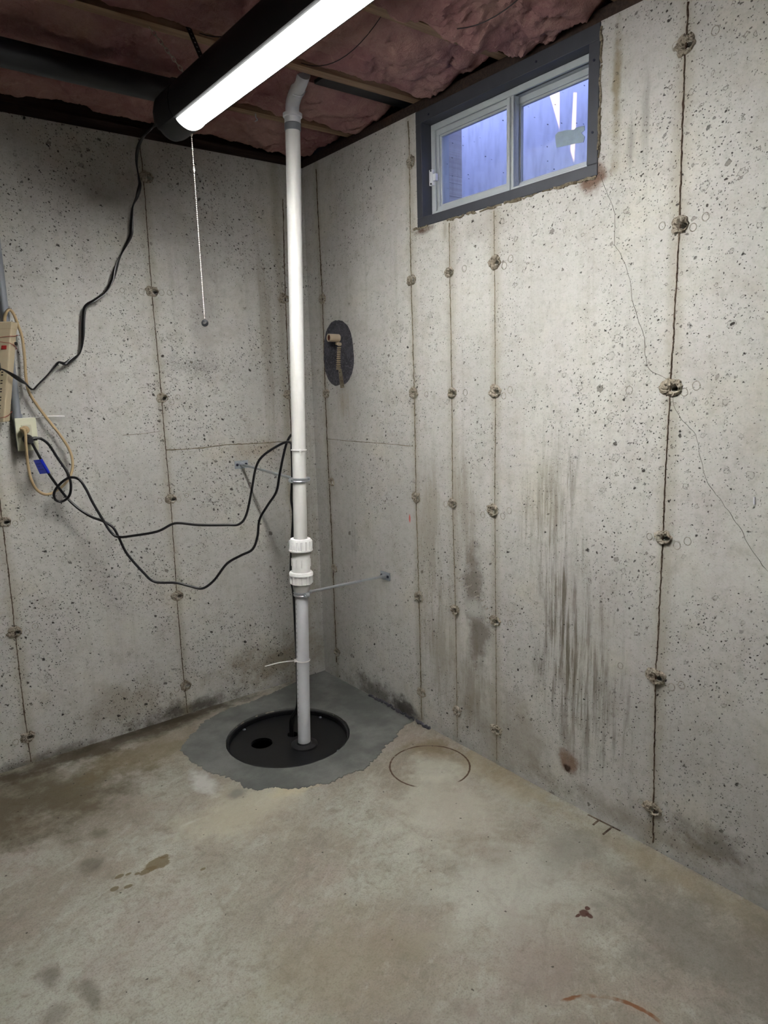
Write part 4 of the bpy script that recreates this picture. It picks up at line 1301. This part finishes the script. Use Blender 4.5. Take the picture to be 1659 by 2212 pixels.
# ------------------------------------------------------------------ outlet, conduit, power strip
OY = -0.045
box_c = Vector((-1.215, 0.0, 1.232))
outlet = thing('wall_outlet', 'ivory wall outlet on a surface box with two plugs in it', 'outlet', (box_c.x, 0.0, box_c.z))
part('box', box(box_c.x - 0.030, box_c.x + 0.030, OY + 0.004, 0.0, box_c.z - 0.052, box_c.z + 0.052), 'greyconduit', outlet, False, 0.003)
part('cover_plate', box(box_c.x - 0.0345, box_c.x + 0.0345, OY - 0.003, OY + 0.004, box_c.z - 0.0575, box_c.z + 0.0575), 'plate', outlet, False, 0.003)
part('receptacle', box(box_c.x - 0.0165, box_c.x + 0.0165, OY - 0.006, OY - 0.003, box_c.z - 0.0335, box_c.z + 0.0335), 'plateslot', outlet, False, 0.001)
for (dx, dz) in ((-0.006, 0.016), (0.006, 0.016), (-0.006, -0.016), (0.006, -0.016)):
    part('slot', box(box_c.x + dx - 0.001, box_c.x + dx + 0.001, OY - 0.0066, OY - 0.0058, box_c.z + dz - 0.004, box_c.z + dz + 0.004), 'darkslot', outlet, False)
conduit = tag(mesh_obj('conduit', join(cyl((-1.234, -0.018, 1.284), (-1.234, -0.018, 2.302), 0.0135, 20), cyl((-1.234, -0.018, 1.283), (-1.234, -0.018, 1.303), 0.0165, 20)), M['greyconduit'], None, True), 'grey vertical conduit running down into the outlet box', 'conduit')

strip = thing('power_strip', 'beige power strip tied upright beside the conduit', 'power strip', (-1.275, -0.06, 1.274))
# body slightly tilted: its outlet face looks away from the window wall
def strip_pt(a, d, t):                                  # a: back along the outlet face, d: back along the narrow side, t: 0..1 up
    e = Vector((-1.2895, -0.088, 1.280)).lerp(Vector((-1.2305, -0.088, 1.606)), t)
    return (e.x - 0.80 * a + 0.62 * d, e.y + 0.60 * a + 0.78 * d, e.z)
def strip_box(a0, a1, d0, d1, t0, t1):
    V = [strip_pt(a, d, t) for a in (a0, a1) for d in (d0, d1) for t in (t0, t1)]
    return V, box(0, 1, 0, 1, 0, 1)[1]
part('body', strip_box(0.0, 0.062, 0.0, 0.040, 0.0, 1.0), 'strip', strip, False, 0.004)
part('end_block', strip_box(-0.001, 0.063, -0.001, 0.041, 0.94, 1.02), 'strip', strip, False, 0.003)
for k in range(6):
    t = 0.05 + k * 0.085
    for aa in (0.018, 0.034):
        part('socket_slot', strip_box(aa - 0.0035, aa + 0.0035, -0.0006, 0.001, t, t + 0.012), 'darkslot', strip, False)
        part('socket_slot', strip_box(aa - 0.0035, aa + 0.0035, -0.0006, 0.001, t + 0.028, t + 0.040), 'darkslot', strip, False)
part('rocker_switch', strip_box(0.010, 0.026, -0.004, 0.001, 0.74, 0.78), 'red', strip, False, 0.001)
q0 = Vector(strip_pt(-0.001, 0.026, 0.80))
part('reset_button', cyl(q0, q0 + Vector((0.80, -0.60, 0)) * 0.009, 0.0058, 14), 'darkslot', strip)
part('button_collar', cyl(q0 - Vector((0.80, -0.60, 0)) * 0.001, q0 + Vector((0.80, -0.60, 0)) * 0.003, 0.0075, 16), 'strip', strip)
for t, sl in ((0.87, 0.02), (0.80, -0.05), (0.05, 0.05)):
    P = [strip_pt(0.060, -0.003, t - sl * 0.6), strip_pt(-0.003, -0.003, t), strip_pt(-0.003, 0.020, t + sl * 0.3), strip_pt(-0.003, 0.043, t + sl), strip_pt(0.01, 0.050, t + sl)]
    tag(mesh_obj('twine', tube(P, 0.0011, 6), M['redtwine'], None, True), {0.87: 'red twine around the top of the beige power strip', 0.80: 'red twine slanting across the power strip beside its button', 0.05: 'red twine around the foot of the beige power strip'}[t], 'twine', 'red twine lashings')

# white tie poking out behind the plate
tag(mesh_obj('loose_cable_tie', join(tube(spline([(-1.190, -0.006, 1.287), (-1.13, -0.014, 1.2905), (-1.088, -0.020, 1.289)], 0.01), 0.0022, 6), tube([(-1.098, -0.018, 1.2895), (-1.080, -0.026, 1.2885)], 0.0026, 6)), M['pvc_bright'], None, True), 'loose white cable tie poking out behind the outlet plate', 'cable tie')

# cords --------------------------------------------------------------------------------------
lc = thing('light_cord', 'flat black lamp cord drooping from the light fixture to the power strip', 'cord', tuple(LIGHT_CORD[-1]))
sp_ = spline(LIGHT_CORD, 0.006)
part('cord', tube(sp_, 0.0070, 10, 0.0030, lambda t: 1.2 + 2.4 * math.sin(t * 9.0) + 1.4 * math.sin(t * 23.0)), 'cordflat', lc)
q = Vector(LIGHT_CORD[-1])
part('plug', box(q.x - 0.020, q.x + 0.006, q.y - 0.011, q.y + 0.011, q.z - 0.010, q.z + 0.020), 'cordflat', lc, False, 0.004)

sc = thing('strip_cord', 'beige cord looping from the power strip down to the outlet', 'cord', tuple(STRIP_CORD[-1]))
part('cord', tube(spline(STRIP_CORD, 0.006), 0.0049, 10), 'beige', sc)
pz = box_c.z + 0.016
part('plug', join(lathe([(0.0135, 0), (0.0145, 0.006), (0.0135, 0.024), (0.008, 0.030)], (box_c.x - 0.004, OY - 0.005, pz), (-0.25, -1, 0.05), 16)), 'beige', sc)
q0 = Vector(STRIP_CORD[-1])
part('strain_relief', cyl(Vector((box_c.x - 0.010, OY - 0.032, pz)), q0, 0.0055, 10), 'beige', sc)

drop = (-rgt * 0.0275 + Vector((0.61, 0.79, 0)) * 0.0165)
drop2 = (-rgt * 0.0235 + Vector((0.61, 0.79, 0)) * 0.0265)
def pole_run(z, d, k=1.0): return tuple(at_z(z) + d * k)
pumpc = thing('pump_cord', 'black pump cord with a blue tag looping from outlet to pipe', 'cord', tuple(PUMP_CORD[0]))
run_a = PUMP_CORD[:-1] + [pole_run(1.196, drop2, 1.30), pole_run(1.192, drop2, 1.0), pole_run(1.13, drop2), pole_run(1.05, drop2), pole_run(0.98, drop2), pole_run(0.80, drop2, 1.25), pole_run(0.64, drop2, 1.5), pole_run(0.52, drop2, 1.1), pole_run(0.33, drop2), pole_run(0.14, drop2, 1.1), (-0.436, -0.428, 0.02), (-0.436, -0.426, -0.16)]
part('cord', tube(spline(run_a, 0.007), 0.0047, 10), 'cord', pumpc)
swc = thing('switch_cord', 'black float switch cord with a coiled loop below the outlet', 'cord', tuple(SWITCH_CORD[0]))
run_b = SWITCH_CORD[:-1] + [pole_run(1.166, drop, 1.1), pole_run(1.140, drop, 1.05), pole_run(1.10, drop), pole_run(1.04, drop), pole_run(1.00, drop, 1.15), pole_run(0.955, drop, 1.25), pole_run(0.90, drop, 1.0), pole_run(0.80, drop, 1.3), pole_run(0.66, drop, 1.55), pole_run(0.585, drop, 1.2), pole_run(0.40, drop), pole_run(0.332, drop, 0.95), pole_run(0.14, drop, 1.05), (-0.441, -0.420, 0.03), (-0.440, -0.420, -0.16)]
part('cord', tube(spline(run_b, 0.007), 0.0047, 10), 'cord', swc)
pz2 = box_c.z - 0.016
part('plug', join(lathe([(0.0150, 0), (0.0165, 0.005), (0.0160, 0.018), (0.011, 0.022)], (box_c.x - 0.002, OY - 0.005, pz2), (0, -1, 0), 18),
                  box(box_c.x + 0.006, box_c.x + 0.026, OY - 0.030, OY - 0.012, pz2 - 0.006, pz2 + 0.007)), 'rubber', swc)
part('plug', lathe([(0.0150, 0), (0.0155, 0.010), (0.010, 0.022)], (box_c.x - 0.003, OY - 0.027, pz2 - 0.001), (0.1, -1, -0.1), 18), 'rubber', pumpc)
# blue tag wrapped on the pump cord
a, b, c, d = [Vector(q) for q in BLUE_TAG]
tn = Vector((0, -0.0007, 0))
tg = part('tag', ([a, b, c, d, a + tn, b + tn, c + tn, d + tn], [(0, 1, 2, 3), (7, 6, 5, 4), (0, 4, 5, 1), (1, 5, 6, 2), (2, 6, 7, 3), (3, 7, 4, 0)]), 'tagflag', pumpc, False, label='blue warning tag')
part('tag_sleeve', tube([a.lerp(b, t) for t in (0.0, 0.5, 1.0)], 0.0056, 10), 'tag', pumpc)
for k in range(3):
    s0, s1 = 0.25 + 0.2 * k, 0.33 + 0.2 * k
    o = Vector((0, -0.0011, 0))
    p_ = lambda s, t: a.lerp(b, s).lerp(d.lerp(c, s), t) + o
    part('tag_line', ([p_(s0, 0.3), p_(s1, 0.3), p_(s1, 0.85), p_(s0, 0.85)], [(0, 1, 2, 3)]), 'tagdark', tg, False)

# ------------------------------------------------------------------ pipe stub in a slate-dark sealant patch on the right wall
def patch_geo():
    n, m = 48, 10
    V, Fc = [], []
    for j in range(m + 1):
        f = j / m
        for k in range(n):
            w = 2 * math.pi * k / n
            rad = 1 + 0.08 * math.cos(2 * w + 0.4) * 0.5 + 0.06 * abs(math.sin(2 * w)) + 0.05 * nz(math.cos(w) * 1.5, math.sin(w) * 1.5, 3.3) + 0.03 * nz(math.cos(w) * 8, math.sin(w) * 8, 1.0)
            a = -0.222 + math.cos(w) * 0.104 * rad * f * (1.12 - 0.10 * math.sin(w))
            b = 1.508 + math.sin(w) * 0.148 * rad * f
            h = 0.009 * (1 - f ** 3) * (0.55 + 0.6 * abs(nz(a * 22, b * 14, 5.0))) + 0.003 * nz(a * 70, b * 50, 1.0) * (1 - f)
            if j == m: h = -0.002
            V.append((-h, a, b))
    for j in range(m):
        for k in range(n):
            q = (k + 1) % n
            Fc.append((j * n + k, j * n + q, (j + 1) * n + q, (j + 1) * n + k))
    return V, Fc
part('sealant_patch', patch_geo(), 'patchdark', wall_right, True, label='dark slate sealant patch around the pipe stub')
stub = thing('pipe_stub', 'short tan pipe stub poking from the dark sealant patch', 'pipe', (0.0, -0.236, 1.568))
SA = Vector((-0.002, -0.236, 1.568))
part('tube', lathe([(0.0165, 0), (0.0165, 0.052), (0.0135, 0.052), (0.0130, 0.006)], SA, (-1, 0.08, 0.03), 28, False, False), 'stubpipe', stub)
part('lining', lathe([(0.0128, 0.004), (0.0128, 0.048)], SA, (-1, 0.08, 0.03), 24, True, False), 'rustin', stub)
part('knob', lathe([(0.007, 0), (0.008, 0.012), (0.005, 0.018)], (-0.006, -0.252, 1.542), (-1, 0, 0.1), 14), 'stubpipe', stub)
part('knob', lathe([(0.005, 0), (0.006, 0.010), (0.003, 0.014)], (-0.006, -0.232, 1.546), (-1, 0, 0), 12), 'corr', stub)
gs = []
for k in range(11):
    zz = 1.528 - k * 0.0088
    gs.append(lathe([(0.0115, -0.0030), (0.0135, 0), (0.0115, 0.0030)], (-0.002 - 0.0005 * k, -0.240 + 0.0007 * k, zz), (0.05, 0, 1), 16))
part('corrugated_sleeve', join(*gs), 'corr', stub)
part('mortar_drip', tube(spline([(-0.004, -0.241, 1.44), (-0.005, -0.246, 1.40), (-0.003, -0.250, 1.36)], 0.01), 0.010, 8), 'seam', stub)

# ------------------------------------------------------------------ shop light on chains
FXc, LZb = -0.857, 2.100
LY0, LY1 = -2.02, -0.795
CAP = -0.665
light = thing('shop_light', 'long black shop light with a glowing diffuser hung from the joists', 'light fixture', (FXc, (LY0 + LY1) / 2, LZb))
half = [(0.0405, 0.0), (0.048, 0.003), (0.058, 0.022), (0.060, 0.050), (0.054, 0.078), (0.040, 0.094), (0.020, 0.100)]
housing = [(FXc + a, LZb + b) for a, b in half] + [(FXc - a, LZb + b) for a, b in reversed(half)]
part('housing', extrude_y(housing, LY0, LY1), 'housing', light)
def arc_prof(w, dep, n=14):
    return [(FXc - w + 2 * w * k / n, LZb - dep * math.sin(math.pi * k / n) ** 0.8) for k in range(n + 1)]
lens = arc_prof(0.0400, 0.020)
lens = lens + [(FXc + 0.0400, LZb + 0.003), (FXc - 0.0400, LZb + 0.003)]
part('diffuser', extrude_y(lens, LY0 + 0.004, LY1 - 0.003), 'lamp', light, label='glowing white diffuser')
capo = [(FXc + a * 1.02, LZb + b) for a, b in half] + [(FXc - a * 1.02, LZb + b) for a, b in reversed(half)]
low = [(FXc - 0.0415 + 0.083 * k / 14, LZb - 0.023 * math.sin(math.pi * k / 14) ** 0.8) for k in range(1, 14)]
capp = capo + low
def cap_geo(y0, y1):
    cx, cz = FXc, LZb + 0.04
    V, Fc = [], []
    n = len(capp)
    dirn = 1 if y1 > y0 else -1
    for (s, y) in ((1.0, y0), (1.0, y1 - dirn * 0.03), (0.94, y1 - dirn * 0.010), (0.80, y1)):
        V += [(cx + (a - cx) * s, y, cz + (b - cz) * s) for a, b in capp]
    for i in range(3):
        for k in range(n):
            q = (k + 1) % n
            Fc.append((i * n + k, i * n + q, (i + 1) * n + q, (i + 1) * n + k))
    Fc.append(tuple(range(n)))
    Fc.append(tuple(range(3 * n, 4 * n))[::-1])
    return V, Fc
part('end_cap', cap_geo(LY1, CAP), 'housing', light)
part('end_cap', cap_geo(LY0, LY0 - 0.06), 'housing', light)
rim_pts = [(a, LY1 - 0.001, b - 0.001) for a, b in arc_prof(0.0408, 0.0212, 18)]
part('lens_retainer', tube(rim_pts, 0.0014, 6), 'housing_trim', light)
# pull chain
pc0 = Vector((-0.8388, -0.757, 2.083))
pch = part('pull_chain', cyl(pc0 + Vector((0, 0, 0.010)), pc0 - Vector((0, 0, 0.006)), 0.0050, 14, 0.003), 'steelchain', light, label='beaded metal pull chain')
bead = lathe([(0.0004, -0.0019), (0.0013, -0.0013), (0.0018, 0), (0.0013, 0.0013), (0.0004, 0.0019)], (0, 0, 0), (0, 0, 1), 8)
gs = []
NB = 95
for k in range(NB):
    z = pc0.z - 0.008 - k * 0.0053
    gs.append(([(v[0] + pc0.x, v[1] + pc0.y, v[2] + z) for v in bead[0]], bead[1]))
gs.append(cyl(pc0 - Vector((0, 0, 0.006)), pc0 - Vector((0, 0, 0.008 + NB * 0.0053)), 0.0006, 5))
o = part('beads', join(*gs), 'steelchain', pch)
o['kind'] = 'stuff'
part('chain_clasp', cyl(pc0 - Vector((0, 0, 0.090)), pc0 - Vector((0, 0, 0.101)), 0.0030, 10), 'steelchain', pch)
kz = pc0.z - 0.008 - NB * 0.0053 - 0.009
kf = Vector((-0.55, -0.83, 0.0)).normalized()
kn = part('pull_knob', lathe([(0.006, -0.005), (0.0095, -0.004), (0.0105, 0), (0.0095, 0.004), (0.007, 0.005)], (pc0.x, pc0.y, kz), kf, 28), 'housing', pch, label='small round black pull knob')
part('knob_mark', join(*[tube([Vector((pc0.x, pc0.y, kz + dz)) + kf * 0.0053 + rgt * s0 * 0.0058, Vector((pc0.x, pc0.y, kz + dz + 0.0006)) + kf * 0.0053 + rgt * s1 * 0.0058], 0.0003, 5) for dz, s0, s1 in ((0.0012, -0.7, 0.7), (-0.0010, -0.9, 0.9), (-0.0028, -0.5, 0.5))]), 'steelchain', light)

# hanging chain: real links
def chain(p0, p1, lab, sag=0.0):
    a, b = Vector(p0), Vector(p1)
    t = thing('hanging_chain', lab, 'chain', tuple(a), 'chains carrying the shop light')
    d = (b - a).normalized()
    L = (b - a).length
    pitch = 0.0145
    nlk = max(2, int(L / pitch))
    s1, s2, _ = frame_of(d)
    for k in range(nlk + 1):
        c = a + d * (k * L / nlk)
        ax = (s1 if k % 2 else s2)
        P = []
        for j in range(14):
            w = 2 * math.pi * j / 14
            P.append(c + d * math.cos(w) * 0.0098 + ax * math.sin(w) * 0.0042)
        part('link', tube(P, 0.0011, 5, closed=True), 'linkchain', t)
chain((-0.9335, -0.735, 2.347), (-0.868, -0.818, 2.204), 'thin steel chain slanting from the joist to the shop light')
# perforated strap
st = thing('hanger_strap', 'black perforated hanger strap from the joist to the shop light', 'strap', (-0.838, -0.800, 2.20))
p0, p1 = Vector((-0.832, JY[1] - 0.0205, 2.350)), Vector((-0.852, -0.905, 2.199))
dv_ = (p1 - p0).normalized()
wv = Vector((1, 0, 0))
wv = (wv - dv_ * wv.dot(dv_)).normalized()
nv = dv_.cross(wv)
V = []
for q in (p0, p1):
    for s in (-0.0075, 0.0075):
        for o_ in (0.0, 0.0012): V.append(q + wv * s + nv * o_)
part('band', (V, box(0, 1, 0, 1, 0, 1)[1]), 'strap', st, False)
for k in range(9):
    q = p0.lerp(p1, (k + 0.5) / 9)
    part('punch_hole', lathe([(0.0026, -0.0006), (0.0026, 0.0020)], q, nv, 10), 'zincplate', st, False)

# ------------------------------------------------------------------ black drain pipe under the joists
dp = thing('drain_pipe', 'black drain pipe slung under the joists behind the light', 'pipe', (-1.6, -0.5480, 2.265))
part('run', cyl((ROOM_X + 0.02, -0.5480, 2.265), (-0.735, -0.5480, 2.265), 0.036, 32), 'abs', dp)
ep = [Vector((-0.750, -0.5480, 2.265)), Vector((-0.725, -0.5480, 2.266)), Vector((-0.705, -0.5480, 2.277)), Vector((-0.692, -0.5480, 2.299)), Vector((-0.690, -0.5480, 2.345)), Vector((-0.690, -0.5480, 2.56))]
part('elbow', tube(spline(ep, 0.01), 0.0365, 24), 'abs', dp)
part('coupling', cyl((-0.80, -0.5480, 2.265), (-0.745, -0.5480, 2.265), 0.040, 32), 'abs', dp)

# hook screwed into the joist by the pipe
hk = Vector((-0.405, JY[0] - 0.005, JOIST_Z))
tag(mesh_obj('joist_hook', tube(spline([hk, hk - Vector((0, 0, 0.012)), hk - Vector((-0.006, 0, 0.020)), hk - Vector((0.004, 0, 0.026))], 0.003), 0.0018, 6), M['zinc'], None, True), 'small metal hook under the joist nearest the corner', 'hook')
